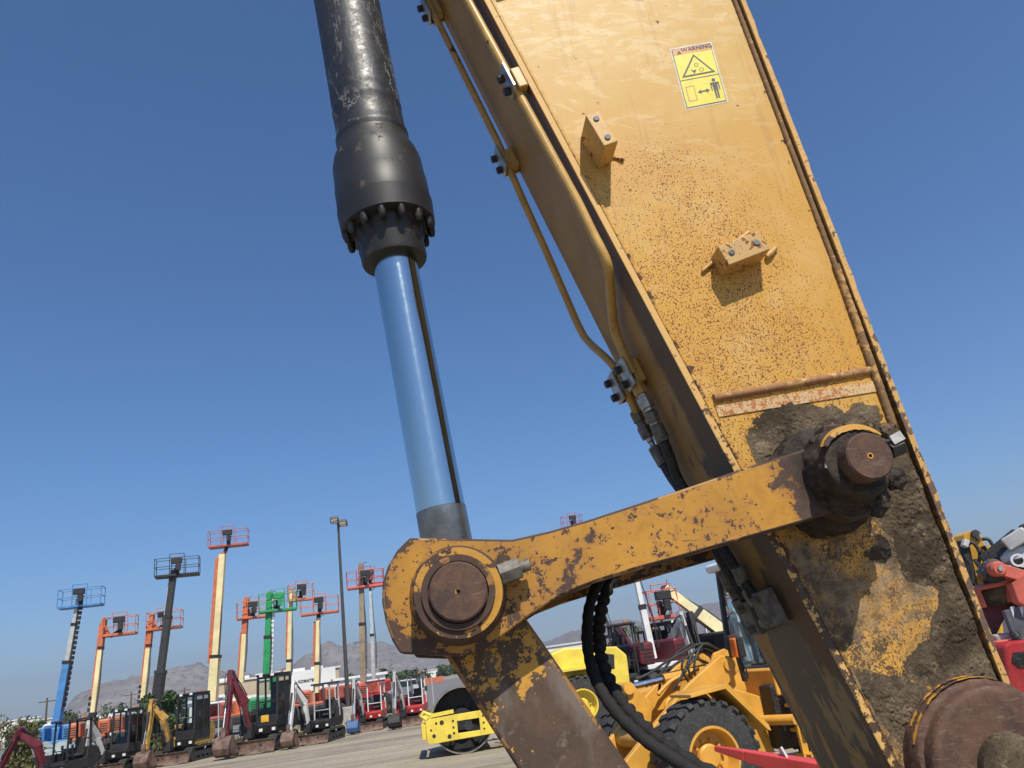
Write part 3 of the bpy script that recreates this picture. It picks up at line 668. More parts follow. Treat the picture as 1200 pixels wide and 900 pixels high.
def clamp(x, y, s, L=.10, plate=.07):
    c = QS(x, y, s); u = (c - A0).dot(EU); Y = c.y
    cl = MB().prism([(u - L*.42, -s - .002), (u + L*.42, -s - .002), (u + L*.42, -.0185), (u - L*.42, -.0185)], lambda a, b, d: S(a, b, d), Y - .008, Y + .055).build('tube_clamp', M_tube, arm, bevel=.006)
    MB().prism([(u - L/2, -s - .028), (u + L/2, -s - .028), (u + L/2, -s - .018), (u - L/2, -s - .018)], lambda a, b, d: S(a, b, d), Y - .036, Y + .036).build('clamp_plate', M_zinc, cl, bevel=.002)
    for k in (-1, 1):
        p = S(u + k * L * .27, -s - .028, Y + .014); MB().cyl(p, p + EN * .020, .0145, n=6).build('bolt', M_boltdk, cl, bevel=.002, smooth=20)
    for dY in (-.030,):
        MB().prism([(u - L/2, -s - .018), (u + L/2, -s - .018), (u + L/2, -.0185), (u - L/2, -.0185)], lambda a, b, d: S(a, b, d), Y + .03, Y + .036).build('clamp_side', M_zinc, cl)
for x, y, s in ((593, 187, S2), (505, 10, S2), (603, 93, S1), (741, 436, S1), (729, 452, S2)): clamp(x, y, s)
def chain(pts, s, parts):
    q = fin(pts, s)
    for (a, b), (r, n, mat, nm) in zip(zip(q[:-1], q[1:]), parts): MB().cyl(a, b, r, n=n).build(nm, mat, arm, bevel=.002, smooth=25)
chain([(744, 446), (752, 462), (754, 466), (760, 478), (762, 482), (767, 494), (769, 498), (778, 517)], S1, [(.023, 6, M_tube, 'fitting_nut'), (.017, 12, M_zinc, 'fitting_body'), (.024, 6, M_zinc, 'fitting_nut'), (.017, 12, M_zinc, 'fitting_body'), (.022, 6, M_nut, 'fitting_nut'), (.016, 12, M_zinc, 'fitting_body'), (.0215, 14, M_nut, 'hose_ferrule')])
chain([(744, 482), (750, 494), (753, 500), (760, 513), (763, 518), (766, 524), (778, 545)], S2, [(.021, 6, M_nut, 'fitting_nut'), (.016, 12, M_nut, 'fitting_body'), (.022, 6, M_nut, 'fitting_nut'), (.012, 12, M_zinc, 'fitting_body'), (.010, 10, M_zinc, 'fitting_body'), (.020, 14, M_nut, 'hose_ferrule')])
MB().tube(curve(fin([(777, 515), (785, 535), (794, 560), (812, 590), (840, 632), (868, 676), (884, 700)], S1), 5), .0165, 12).build('hydraulic_hose', M_rubber, arm, smooth=60)
MB().tube(curve(fin([(777, 543), (787, 560), (797, 574), (815, 605), (842, 650), (862, 685), (872, 702)], S2), 5), .0155, 12).build('hydraulic_hose', M_rubber, arm, smooth=60)
chain([(864, 664), (872, 684), (876, 690), (884, 704)], S1, [(.020, 14, M_nut, 'hose_ferrule'), (.015, 12, M_nut, 'fitting_body'), (.022, 6, M_nut, 'fitting_nut')])
chain([(846, 668), (858, 692), (864, 702), (870, 715)], S2, [(.019, 14, M_nut, 'hose_ferrule'), (.015, 12, M_nut, 'fitting_body'), (.021, 6, M_nut, 'fitting_nut')])
for x, y in ((884, 722), (900, 712)):
    c = QS(x, y, .04); u = (c - A0).dot(EU); pl = MB().prism([(u - .05, -.062), (u + .05, -.062), (u + .05, -.0185), (u - .05, -.0185)], lambda a, b, d: S(a, b, d), c.y - .045, c.y + .045).build('hose_clamp_plate', M_nut, arm, bevel=.003)
    for k in (-1, 1): p = S(u + k * .03, -.062, c.y); MB().cyl(p, p + EN * .02, .013, n=6).build('bolt', M_nut, pl, smooth=20)
# sleeved hoses looping below the link to the bucket linkage
def sleeve_hose(pts, r, seed, twist):
    q = curve([P(x, y, Y) for x, y, Y in pts], 14); rr = []
    for i, p in enumerate(q): rr.append(r * (1 + twist * .22 * math.sin(i * 1.15 + seed) + .10 * mnoise.noise(p * 25 + V(seed, 0, 0))))
    o = MB().tube(q, rr, 18).build('sleeved_hose', M_sleeve, arm, smooth=70); return o
sleeve_hose([(760, 628, 2.32), (728, 648, 2.30), (703, 680, 2.26), (692, 706, 2.22), (688, 735, 2.18), (690, 768, 2.12), (700, 800, 2.06), (720, 832, 2.0), (750, 862, 1.96), (790, 890, 1.92), (850, 925, 1.90), (930, 960, 1.9)], .0152, 0, .25)
sleeve_hose([(775, 622, 2.40), (745, 640, 2.38), (720, 672, 2.34), (708, 700, 2.28), (702, 730, 2.24), (702, 758, 2.18), (710, 790, 2.12), (728, 822, 2.06), (752, 850, 2.0), (790, 880, 1.97), (850, 915, 1.95), (930, 950, 1.95)], .0168, 2, 1.0)
# ------------------------------------------------------------------ ground, hills, haze
def ground_mat():
    t = NT('gravel and dust'); co = t.co
    n = t.noise(.09, 6, .6); m_ = t.noise(.7, 6, .65); f = t.noise(9, 5, .75); st = t.noise(.5, 5, .6, co=t.scaled((.12, 1, 1), (0, 0, .12)))
    c = t.mix(t.mr(st, .40, .60), (.225, .195, .148), (.38, .33, .245))
    c = t.mix(t.math('MULTIPLY', t.mr(m_, .5, .7), .6), c, (.34, .31, .26))
    c = t.mix(t.math('MULTIPLY', t.mr(n, .5, .62), .5), c, (.26, .22, .145))
    c = t.mix(t.math('MULTIPLY', t.mr(f, .5, .68), .55), c, (.15, .135, .11))
    tr = t.noise(.9, 3, .5, co=t.scaled((.035, 1, 1), (0, 0, .16))); tk = t.math('MULTIPLY', t.mr(t.math('ABSOLUTE', t.math('SUBTRACT', tr, .5)), .022, .010), t.mr(m_, .35, .6))
    c = t.mix(t.math('MULTIPLY', tk, .5), c, (.13, .115, .09)); oil = t.mr(t.noise(.45, 5, .6), .66, .71); c = t.mix(t.math('MULTIPLY', oil, .5), c, (.10, .09, .075))
    return t.set(c, .95, 0, .2, f, .8, .03)
M_ground = ground_mat()
m = MB(); rings = [0, 8, 16, 30, 50, 80, 140, 300, 700, 1500, 3000, 6000]; K = 48
m.v.append(V(0, 0, 0))
for r in rings[1:]:
    for k in range(K): t = 2 * math.pi * k / K; m.v.append(V(r * math.cos(t), r * math.sin(t), 0))
m.f += [(0, 1 + k, 1 + (k + 1) % K) for k in range(K)]
for i in range(len(rings) - 2):
    for k in range(K): a, b = 1 + i * K, 1 + (i + 1) * K; m.f.append((a + k, b + k, b + (k + 1) % K, a + (k + 1) % K))
tag(m.build('ground', M_ground, smooth=0), kind='structure')
t = NT('worn asphalt'); n = t.noise(.25, 6, .6); f = t.noise(6, 4, .7)
M_asph = t.set(t.mix(t.mr(f, .3, .7), t.mix(n, (.125, .125, .122), (.17, .168, .16)), (.19, .185, .175)), .9, 0, .3, f, .4, .01)
m = MB(); pts = []
for x, y in ((-70, 50), (-20, 49), (-8.5, 47), (-4, 47.5), (4, 47), (14, 48), (60, 60), (70, 190), (-10, 200), (-60, 190)): pts.append(V(x, y, .012))
m.add(pts, [tuple(range(len(pts)))]); tag(m.build('asphalt_lot', M_asph, smooth=0), kind='structure')

def hill_mat(name, a, b, rock):
    t = NT(name); n = t.noise(.012, 8, .62); f = t.noise(.06, 6, .7); g = t.noise(.004, 4)
    c = t.mix(t.mr(n, .35, .65), a, b); c = t.mix(t.mr(f, .52, .62), c, tuple(x * .55 for x in a)); c = t.mix(t.math('MULTIPLY', t.mr(f, .40, .34), rock), c, (.42, .36, .29))
    return t.set(c, 1, 0, .1, f, .6, 12)
M_hill = hill_mat('dry scrub hillside', (.19, .168, .145), (.27, .24, .21), .8)
M_hill2 = hill_mat('far dry hills', (.17, .13, .095), (.22, .17, .125), .4)
def ridge(name, prof, dist, depth, mat, seed, rough=.32):
    # prof: (image column of the crest, crest height above eye level in image rows) turned into bearings and metres
    pts = [(math.atan2(ray(x, hz(x)).x, ray(x, hz(x)).y), max(0, AT(x, hz(x) - h, dist).z)) for x, h in prof]
    def hgt(a):
        for (a0, h0), (a1, h1) in zip(pts[:-1], pts[1:]):
            if a0 <= a <= a1:
                k = (a - a0) / (a1 - a0); k = k * k * (3 - 2 * k); return h0 + (h1 - h0) * k
        return 0
    NA, ND = 260, 44; m = MB(); a0, a1 = pts[0][0], pts[-1][0]
    for i in range(NA + 1):
        a = a0 + (a1 - a0) * i / NA; hh = hgt(a); col = []
        for j in range(ND + 1):
            s = j / ND; d = dist + depth * (s - .55)
            q = V(d * math.sin(a), d * math.cos(a), 0); e = math.sin(min(1, s / .55) * math.pi / 2) ** 1.25 if s < .55 else math.cos((s - .55) / .45 * math.pi / 2)
            rn = mnoise.ridged_multi_fractal(q * .0045 + V(seed, 0, 0), 1.0, 2.1, 5, 1.0, 2.0) - .9
            z = hh * e * (1 + rough * rn * .8) + hh * .10 * fb(q * .02 + V(0, seed, 0), 4)
            col.append(V(q.x, q.y, z))
        mx = max(p.z for p in col); kz = hh * (1 + .10 * fb((a * 40, seed, 0), 4)) / mx if mx > 1 else 1
        m.v += [V(p.x, p.y, max(-2, p.z * kz)) for p in col]
    n = ND + 1; m.f = [(i*n+j, (i+1)*n+j, (i+1)*n+j+1, i*n+j+1) for i in range(NA) for j in range(ND)]
    return tag(m.build(name, mat, smooth=60), kind='structure')
ridge('hills', [(-260, 0), (-60, 4), (40, 2), (70, 14), (90, 34), (112, 42), (130, 46), (150, 44), (168, 40), (190, 46), (212, 50), (232, 48), (252, 36), (285, 30), (315, 22), (340, 32), (362, 42), (385, 54), (400, 50), (425, 44), (448, 46), (475, 34), (505, 18), (540, 9), (600, 0)], 2300, 1100, M_hill, 1.7)
ridge('hills', [(470, 0), (520, 12), (590, 14), (640, 18), (690, 26), (730, 30), (760, 24), (790, 30), (830, 34), (880, 34), (1000, 40), (1150, 30), (1300, 38), (1500, 0)], 3600, 1500, M_hill2, 6.2, .25)
def haze():
    m = MB().box((0, 1500, 149), (12000, 8000, 300)); t = bpy.data.materials.new('air haze'); t.use_nodes = True; nt = t.node_tree
    nt.nodes.remove(nt.nodes['Principled BSDF']); v = nt.nodes.new('ShaderNodeVolumePrincipled')
    v.inputs['Color'].default_value = (.80, .88, 1.0, 1); v.inputs['Density'].default_value = HAZE; v.inputs['Anisotropy'].default_value = .25
    nt.links.new(v.outputs[0], nt.nodes['Material Output'].inputs['Volume'])
    return tag(m.build('haze', t, smooth=0), kind='stuff')
HAZE = .00025
haze()
# ------------------------------------------------------------------ materials of the yard machines
K_black = paint('machine black', (.012, .012, .013), .5, 0, .2, .2, 6)
K_dark = paint('dark grey machine paint', (.026, .027, .029), .45, 0, .2, .2, 5)
K_rub = paint('track rubber', (.022, .021, .020), .85, 0, .45, .3, 9)
K_steel = paint('worn blade steel', (.17, .105, .08), .6, .2, .35, .35, 5)
K_mar = paint('maroon machine paint', (.13, .014, .022), .4, 0, .12, .2, 4)
K_red = paint('red machine paint', (.42, .030, .030), .4, 0, .12, .15, 4)
K_sal = paint('sun faded red paint', (.62, .13, .085), .5, 0, .2, .2, 3)
K_org = paint('orange lift paint', (.54, .15, .065), .45, 0, .12, .15, 3)
K_cream = paint('cream boom paint', (.76, .66, .36), .45, 0, .15, .1, 2)
K_wht = paint('white machine paint', (.72, .72, .70), .45, 0, .2, .08, 3)
K_lgrey = paint('light grey machine paint', (.48, .48, .47), .45, .2, .2, .15, 4)
K_blue = paint('blue lift paint', (.06, .22, .50), .45, 0, .15, .15, 3)
K_green = paint('green lift paint', (.015, .27, .085), .45, 0, .12, .15, 3)
K_yel = paint('machine yellow', (.62, .33, .035), .42, 0, .15, .12, 3)
K_lyel = paint('loader yellow', (.66, .335, .045), .45, 0, .14, .12, 2.5)
K_byel = paint('bright roller yellow', (.74, .57, .07), .42, 0, .12, .1, 3)
K_brn = paint('weathered brown boom', (.26, .21, .14), .6, 0, .3, .2, 3)
K_pole = paint('bronze lamp pole', (.06, .055, .05), .5, .2, .2, .15, 3)
K_con = paint('cast concrete', (.36, .34, .30), .9, 0, .3, .15, 4)
K_chr = paint('bare cylinder rod', (.6, .6, .6), .2, 1.0, .1, .1, 5)
K_glass = glassy('tinted car glass', (.035, .06, .06)); K_cabg = glass('tinted cab glass', (.50, .62, .60))
K_lens = paint('work light lens', (.75, .75, .72), .2, 0, .05, .05, 9)
K_amb = paint('amber lens', (.70, .17, .02), .3, 0, .1, .15, 9)
K_seat = paint('black seat vinyl', (.02, .02, .02), .6)
K_oyel = paint('dull excavator yellow', (.42, .24, .045), .5, 0, .35, .25, 5)
rnd = random.Random(5)
def face_rz(h): return math.atan2(h[0], -h[1])     # local -Y turned onto heading h

def wheel(parent, c, R, w, rimr, rimmat, n=28, lug=26, side=1, tyre=None):
    """wheel about local X; side=+1 outer face towards +X"""
    c = Vector(c)
    ti = MB().lathe([(-w*.48, rimr), (-w*.5, R*.80), (-w*.46, R*.93), (-w*.30, R*.965), (w*.30, R*.965), (w*.46, R*.93), (w*.5, R*.80), (w*.48, rimr)], c, (1, 0, 0), n, caps=False)
    if lug:
        for k in range(lug):
            for s in (-1, 1):
                t = 2 * math.pi * (k + (.25 if s > 0 else -.25)) / lug; t2 = t + .10 * s
                a = c + V(s * w * .52, R * .90 * math.cos(t), R * .90 * math.sin(t)); b = c + V(s * w * .02, R * .965 * math.cos(t2), R * .965 * math.sin(t2))
                mid = c + V(s * w * .42, R * .965 * math.cos(t), R * .965 * math.sin(t))
                up = V(0, math.cos(t), math.sin(t)); wd = 2 * math.pi * R / lug * .42
                ti.bar(a, mid, wd, R * .07, up=up); ti.bar(mid, b, wd, R * .06, up=up)
    ty = ti.build('tyre', tyre or K_rub, parent)
    rm = MB().lathe([(side*w*.46, rimr*1.02), (side*w*.50, rimr*1.02), (side*w*.50, rimr*.93), (side*w*.30, rimr*.86), (side*w*.12, rimr*.80), (side*w*.10, rimr*.45), (side*w*.22, rimr*.42), (side*w*.26, rimr*.36), (side*w*.26, .001)], c, (1, 0, 0), n, caps=False).build('rim', rimmat, parent)
    m = MB()
    for k in range(10):
        t = 2 * math.pi * k / 10; p = c + V(side * w * .10, rimr * .56 * math.cos(t), rimr * .56 * math.sin(t)); m.cyl(p, p + V(side * w * .12, 0, 0), rimr * .055, n=6)
    tag(m.build('wheel_nut_ring', rimmat, rm), kind='stuff')
    return ty

def track(parent, x, s, L=2.0, H=.5, W=.32, mat=None):
    pr = []; r = H / 2
    for k in range(9): t = math.pi / 2 + math.pi * k / 8; pr.append((-L/2 + r + r * math.cos(t), r + r * math.sin(t)))
    for k in range(9): t = -math.pi / 2 + math.pi * k / 8; pr.append((L/2 - r + r * math.cos(t), r + r * math.sin(t)))
    pr = [(a * s, (b + .02) * s) for a, b in pr]
    m = MB(); n = len(pr); x0, x1 = (x - W/2) * s, (x + W/2) * s; ci = .80
    vs = []
    cz = (r + .02) * s
    for xx in (x0, x1):
        for a, b in pr: vs.append(V(xx, a, b))
    for xx in (x0, x1):
        for a, b in pr: vs.append(V(xx, a * .95, cz + (b - cz) * .74))
    f = []
    for k in range(n):
        k2 = (k + 1) % n; f += [(k, k2, n + k2, n + k), (2*n + k2, 2*n + k, 3*n + k, 3*n + k2), (k2, k, 2*n + k, 2*n + k2), (n + k, n + k2, 3*n + k2, 3*n + k)]
    m.add(vs, f)
    per = []; N = 30; tot = 0; seg = []
    for k in range(n): seg.append((Vector(pr[(k+1) % n]) - Vector(pr[k])).length); tot += seg[-1]
    for i in range(N):
        d = tot * i / N; k = 0
        while d > seg[k]: d -= seg[k]; k = (k + 1) % n
        p = Vector(pr[k]).lerp(Vector(pr[(k+1) % n]), d / max(seg[k], 1e-6)); t = (Vector(pr[(k+1) % n]) - Vector(pr[k])).normalized(); nn = Vector((t.y, -t.x))
        q = p - nn * .0; m.bar(V(x0 + .01*s, q.x, q.y), V(x1 - .01*s, q.x, q.y), .06 * s, .035 * s, up=(0, nn.x, nn.y) if abs(nn.y) + abs(nn.x) > 0 else (0, 0, 1))
    tr = m.build('track', mat or K_rub, parent)
    w = MB(); w.cyl((x0 + .03*s, (-L/2 + r) * s, cz), (x1 - .03*s, (-L/2 + r) * s, cz), r * .72 * s, n=14); w.cyl((x0 + .03*s, (L/2 - r) * s, cz), (x1 - .03*s, (L/2 - r) * s, cz), r * .72 * s, n=14)
    for k in range(4): y = (-L/2 + r + .25 + k * (L - 2*r - .5) / 3) * s; w.cyl((x0 + .05*s, y, .14*s), (x1 - .05*s, y, .14*s), .085*s, n=10)
    w.bar((x*s, (-L/2+r)*s, cz), (x*s, (L/2-r)*s, cz), W*.7*s, .18*s); w.build('track_roller_frame', K_dark, tr)
    return tr

def cylr(parent, a, b, r, f=.55, mat=None):
    a, b = Vector(a), Vector(b); c = a.lerp(b, f)
    p = MB().cyl(a, c, r, n=10).build('cylinder', mat or K_black, parent); MB().cyl(c, b, r * .55, n=8).build('cylinder_rod', K_chr, p)
def hose(parent, pts, r=.018, mat=None): return MB().tube(curve(pts, 4), r, 6).build('hose', mat or M_rubber, parent, smooth=60)

def bucket_mesh(c, w, s, fl=1):
    pr = [(0, 0), (-.10, -.02), (-.22, -.14), (-.27, -.30), (-.20, -.45), (-.02, -.52), (.16, -.50), (.22, -.44), (.0, -.47), (-.14, -.40), (-.20, -.28), (-.16, -.14), (-.04, -.04)]
    m = MB(); c = Vector(c)
    outer = pr[:8]; 
    m.prism([(a * s, b * s) for a, b in pr], lambda a, b, d: c + V(d, a * fl, b), -w/2, w/2)
    for sd in (-1, 1): m.prism([(a * s, b * s) for a, b in outer], lambda a, b, d: c + V(d, a * fl, b), sd * w/2, sd * (w/2 - .03 * s))
    for k in range(5): x = -w/2 + w * (k + .5) / 5; m.bar(c + V(x, .18 * s * fl, -.47 * s), c + V(x, .32 * s * fl, -.42 * s), .06 * s, .03 * s, .03 * s, .015 * s)
    return m

def mini_ex(label, loc, head, s, arm_m, body_m, trim_m, kind='canopy', cabm=None, pose=None, group='compact excavators parked in a row', bucket_m=None, sticker=None, armx=-.30):
    t = thing('mini_excavator', label, 'excavator', (loc[0], loc[1], 0), face_rz(head), group)
    cabm = cabm or K_black
    for x in (-.62, .62): track(t, x, s)
    MB().box((0, 0, .32*s), (.95*s, 1.1*s, .26*s)).cyl((0, 0, .42*s), (0, 0, .58*s), .42*s, n=20).build('undercarriage', K_dark, t, bevel=.02*s)
    bl = MB().prism([(-.03, .05), (.03, .12), (.06, .24), (.04, .36), (-.02, .44), (.02, .45), (.09, .36), (.11, .24), (.08, .10), (.02, .05)], lambda a, b, d: V(d, (-1.35 + a) * s, b * s), -.88*s, .88*s).build('blade', K_steel, t, smooth=25)
    for x in (-.4, .4): MB().bar((x*s, -.5*s, .3*s), (x*s, -1.30*s, .26*s), .10*s, .14*s).build('blade_arm', K_dark, bl)
    # house
    MB().prism([(-.62, .58), (.70, .58), (.92, .74), (.95, 1.15), (.80, 1.36), (.35, 1.40), (.30, .98), (-.62, .95)], lambda a, b, d: V(d, a*s, b*s), -.74*s, .74*s).build('house', body_m, t, bevel=.04*s)
    MB().box((-.52*s, -.15*s, 1.10*s), (.40*s, .70*s, .30*s)).build('side_cover', trim_m, t, bevel=.04*s)
    MB().prism([(-.70, .58), (-.62, .58), (-.62, .92), (-.78, .86)], lambda a, b, d: V(d, a*s, b*s), -.05*s, .74*s).build('front_panel', trim_m, t, bevel=.015*s)
    for x in (.15, .62): MB().box((x*s, -.765*s, .70*s), (.12*s, .05*s, .10*s)).build('headlight', K_lens, t, bevel=.01*s)
    x0, x1, y0, y1, z0, z1 = .0, .74, -.70, .42, .92, 2.42
    if kind == 'cab':
        f = MB()
        for x in (x0, x1):
            for y, yb in ((y0 + .10, y0), (y1, y1)): f.bar((x*s, yb*s, z0*s), (x*s, y*s, z1*s), .07*s, .09*s)
            f.bar((x*s, y0*s, (z0+.03)*s), (x*s, y1*s, (z0+.03)*s), .07*s, .34*s); f.bar((x*s, (y0+.1)*s, z1*s), (x*s, y1*s, z1*s), .07*s, .09*s); f.bar((x*s, (y0+.62)*s, z0*s), (x*s, (y0+.66)*s, z1*s), .06*s, .06*s)
        f.bar((x0*s, (y0+.1)*s, z1*s), (x1*s, (y0+.1)*s, z1*s), .08*s, .09*s); f.bar((x0*s, y0*s, (z0+.05)*s), (x1*s, y0*s, (z0+.05)*s), .07*s, .36*s); f.bar((x0*s, (y0+.05)*s, 1.60*s), (x1*s, (y0+.05)*s, 1.60*s), .05*s, .05*s)
        cb = f.build('cab_frame', cabm, t, bevel=.012*s)
        MB().box(((x0+x1)/2*s, (y0+y1+.05)/2*s, (z1+.07)*s), ((x1-x0+.10)*s, (y1-y0+.02)*s, .08*s)).build('cab_roof', cabm, cb, bevel=.03*s)
        MB().quad(V((x0+.03)*s, (y0+.055)*s, 1.63*s), V((x1-.03)*s, (y0+.055)*s, 1.63*s), V((x1-.03)*s, (y0+.10)*s, (z1-.04)*s), V((x0+.03)*s, (y0+.10)*s, (z1-.04)*s)).build('windscreen', K_cabg, cb, smooth=0)
        MB().quad(V((x0+.03)*s, (y0+.01)*s, 1.15*s), V((x1-.03)*s, (y0+.01)*s, 1.15*s), V((x1-.03)*s, (y0+.05)*s, 1.58*s), V((x0+.03)*s, (y0+.05)*s, 1.58*s)).build('lower_window', K_cabg, cb, smooth=0)
        MB().quad(V((x1+.01)*s, (y0+.10)*s, 1.12*s), V((x1+.01)*s, (y1-.03)*s, 1.12*s), V((x1+.01)*s, (y1-.03)*s, (z1-.04)*s), V((x1+.01)*s, (y0+.14)*s, (z1-.04)*s)).build('side_window', K_cabg, cb, smooth=0)
        MB().box(((x0+x1)/2*s, y1*s, 1.6*s), ((x1-x0)*s, .05*s, 1.3*s)).build('rear_panel', cabm, cb)
        for x in (.15, .58): MB().box((x*s, (y0+.04)*s, (z1+.06)*s), (.12*s, .06*s, .08*s)).build('work_light', K_lens, cb)
        bar_ = MB().bar((.62*s, (y0+.12)*s, 1.25*s), (.62*s, (y0+.12)*s, 1.5*s), .03*s, .03*s)
        if sticker: MB().box((.30*s, (y0-.045)*s, 1.06*s), (.28*s, .012*s, .22*s)).build('sticker', sticker, cb)
    else:
        f = MB(); pm = cabm
        for x in (x0, x1):
            f.bar((x*s, (y1+.05)*s, 1.0*s), (x*s, y1*s, z1*s), .06*s, .08*s)
            f.bar((x*s, (y0+.05)*s, .95*s), (x*s, (y0+.12)*s, z1*s), .05*s, .06*s)
            f.bar((x*s, (y0+.10)*s, (z1-.03)*s), (x*s, y1*s, (z1-.03)*s), .04*s, .05*s)
        f.bar((x0*s, y1*s, 1.7*s), (x1*s, y1*s, 1.7*s), .05*s, .05*s); f.bar((x0*s, (y0+.08)*s, 1.35*s), (x1*s, (y0+.08)*s, 1.35*s), .04*s, .04*s)
        cb = f.build('canopy_frame', pm, t)
        MB().box(((x0+x1)/2*s, (y0+y1)/2*s, (z1+.04)*s), ((x1-x0+.16)*s, (y1-y0+.20)*s, .08*s)).build('canopy_roof', K_dark, cb, bevel=.03*s)
    st = MB().box(((x0+x1)/2*s, .05*s, 1.12*s), (.46*s, .45*s, .12*s)); st.box(((x0+x1)/2*s, .28*s, 1.45*s), (.46*s, .12*s, .62*s)); st.build('seat', K_seat, t, bevel=.05*s)
    for x in (.08, .62): MB().bar((x*s, -.25*s, .95*s), (x*s, -.30*s, 1.42*s), .05*s, .05*s).box((x*s, -.30*s, 1.47*s), (.07*s, .07*s, .14*s)).build('control_lever', K_black, t)
    MB().tube([V(.80*s, -.55*s, 1.55*s), V(.95*s, -.68*s, 1.62*s)], .012*s, 6).box((.97*s, -.70*s, 1.70*s), (.14*s, .03*s, .24*s)).build('mirror', K_black, t)
    MB().tube(curve([(-.68*s, -.55*s, .95*s), (-.68*s, -.55*s, 1.45*s), (-.68*s, -.10*s, 1.50*s), (-.68*s, .1*s, 1.25*s)], 4), .016*s, 6).build('hand_rail', K_black, t)
    MB().box((-.52*s, -.52*s, .80*s), (.30*s, .04*s, .16*s)).build('decal_panel', K_wht, t); MB().cyl((.5*s, .3*s, 2.5*s), (.5*s, .3*s, 2.6*s), .05*s, n=10).build('beacon', K_amb, t)
    # front attachment
    ax = armx
    ps = pose or dict(foot=(ax, -.78, .85), knee=(ax-.05, -.95, 1.75), tip=(ax-.12, -1.75, 2.45), end=(ax-.20, -2.15, .78))
    ft, kn, tp, en = (Vector(ps[k]) * s for k in ('foot', 'knee', 'tip', 'end'))
    MB().box((ft.x, -.76*s, .72*s), (.30*s, .30*s, .50*s)).build('swing_post', K_dark, t, bevel=.03*s)
    bo = MB().bar(ft, kn, .21*s, .26*s, .21*s, .36*s, up=(0, -.5, .8)).bar(kn - (tp-kn).normalized()*.1*s, tp, .206*s, .36*s, .18*s, .20*s, up=(0, .5, .8)).cyl(tp - V(.12*s, 0, 0), tp + V(.12*s, 0, 0), .10*s, n=12)
    bo.build('boom', arm_m, t, bevel=.012*s)
    back = (tp - en).normalized() * .28 * s
    MB().bar(tp + back + V(0, -.04*s, 0), en, .18*s, .25*s, .16*s, .17*s, up=(0, 1, .2)).cyl(en - V(.1*s, 0, 0), en + V(.1*s, 0, 0), .08*s, n=12).build('stick', arm_m, t, bevel=.012*s)
    cylr(t, ft + V(0, -.22*s, .05*s), kn.lerp(tp, .12) + V(0, -.12*s, -.16*s), .055*s); cylr(t, kn.lerp(tp, .2) + V(0, -.05*s, .22*s), tp + back * .9 + V(0, 0, .06*s), .05*s); cylr(t, tp.lerp(en, .12) + V(0, -.17*s, 0), tp.lerp(en, .88) + V(0, -.20*s, 0), .048*s)
    MB().bar(tp.lerp(en, .88) + V(0, -.20*s, 0), en + V(0, -.16*s, -.14*s), .16*s, .06*s).bar(tp.lerp(en, .88) + V(0, -.20*s, 0), tp.lerp(en, .9), .12*s, .05*s).build('bucket_linkage', K_steel, t)
    hose(t, [kn + V(.1*s, .1*s, .2*s), kn.lerp(tp, .6) + V(.1*s, 0, .22*s), tp + V(.1*s, -.12*s, .22*s), tp.lerp(en, .25) + V(.1*s, -.05*s, 0)], .02*s); hose(t, [kn + V(-.1*s, .1*s, .2*s), kn.lerp(tp, .6) + V(-.1*s, 0, .25*s), tp + V(-.1*s, -.2*s, .15*s), tp.lerp(en, .3) + V(-.1*s, -.12*s, 0)], .02*s)
    bucket_mesh(en + V(0, -.02*s, -.06*s), .62*s, 1.25*s).build('bucket', bucket_m or K_steel, t, bevel=.006*s)
    return t

# ------------------------------------------------------------------ boom lifts
def basket(parent, c, rz, mat, L=2.4, W=.9, Hh=1.1, box=K_black, fl=None):
    R = Matrix.Rotation(rz, 3, 'Z'); c = Vector(c); q = lambda x, y, z: c + R @ V(x, y, z)
    b = MB().box(c + V(0, 0, .07), (L, W, .14), R).build('basket_floor', fl or mat, parent, bevel=.02)
    m = MB(); r = .022
    for z in (.60, Hh):
        cs = [q(-L/2, -W/2, z), q(L/2, -W/2, z), q(L/2, W/2, z), q(-L/2, W/2, z)]
        for i in range(4): m.cyl(cs[i], cs[(i+1) % 4], r, n=6)
    for x in (-L/2, -L/6, L/6, L/2):
        for y in (-W/2, W/2): m.cyl(q(x, y, .1), q(x, y, Hh), r, n=6)
    m.cyl(q(-.4, -W/2, Hh), q(-.4, -W/2, Hh + .22), r, n=6).cyl(q(.4, -W/2, Hh), q(.4, -W/2, Hh + .22), r, n=6).cyl(q(-.4, -W/2, Hh + .22), q(.4, -W/2, Hh + .22), r, n=6)
    m.build('basket_rail', mat, b)
    MB().box(q(0, -W/2 - .12, Hh - .22), (.62, .26, .34), R).box(q(.1, -W/2 - .14, .50), (.28, .18, .42), R).build('control_console', box, b, bevel=.03)
    return b
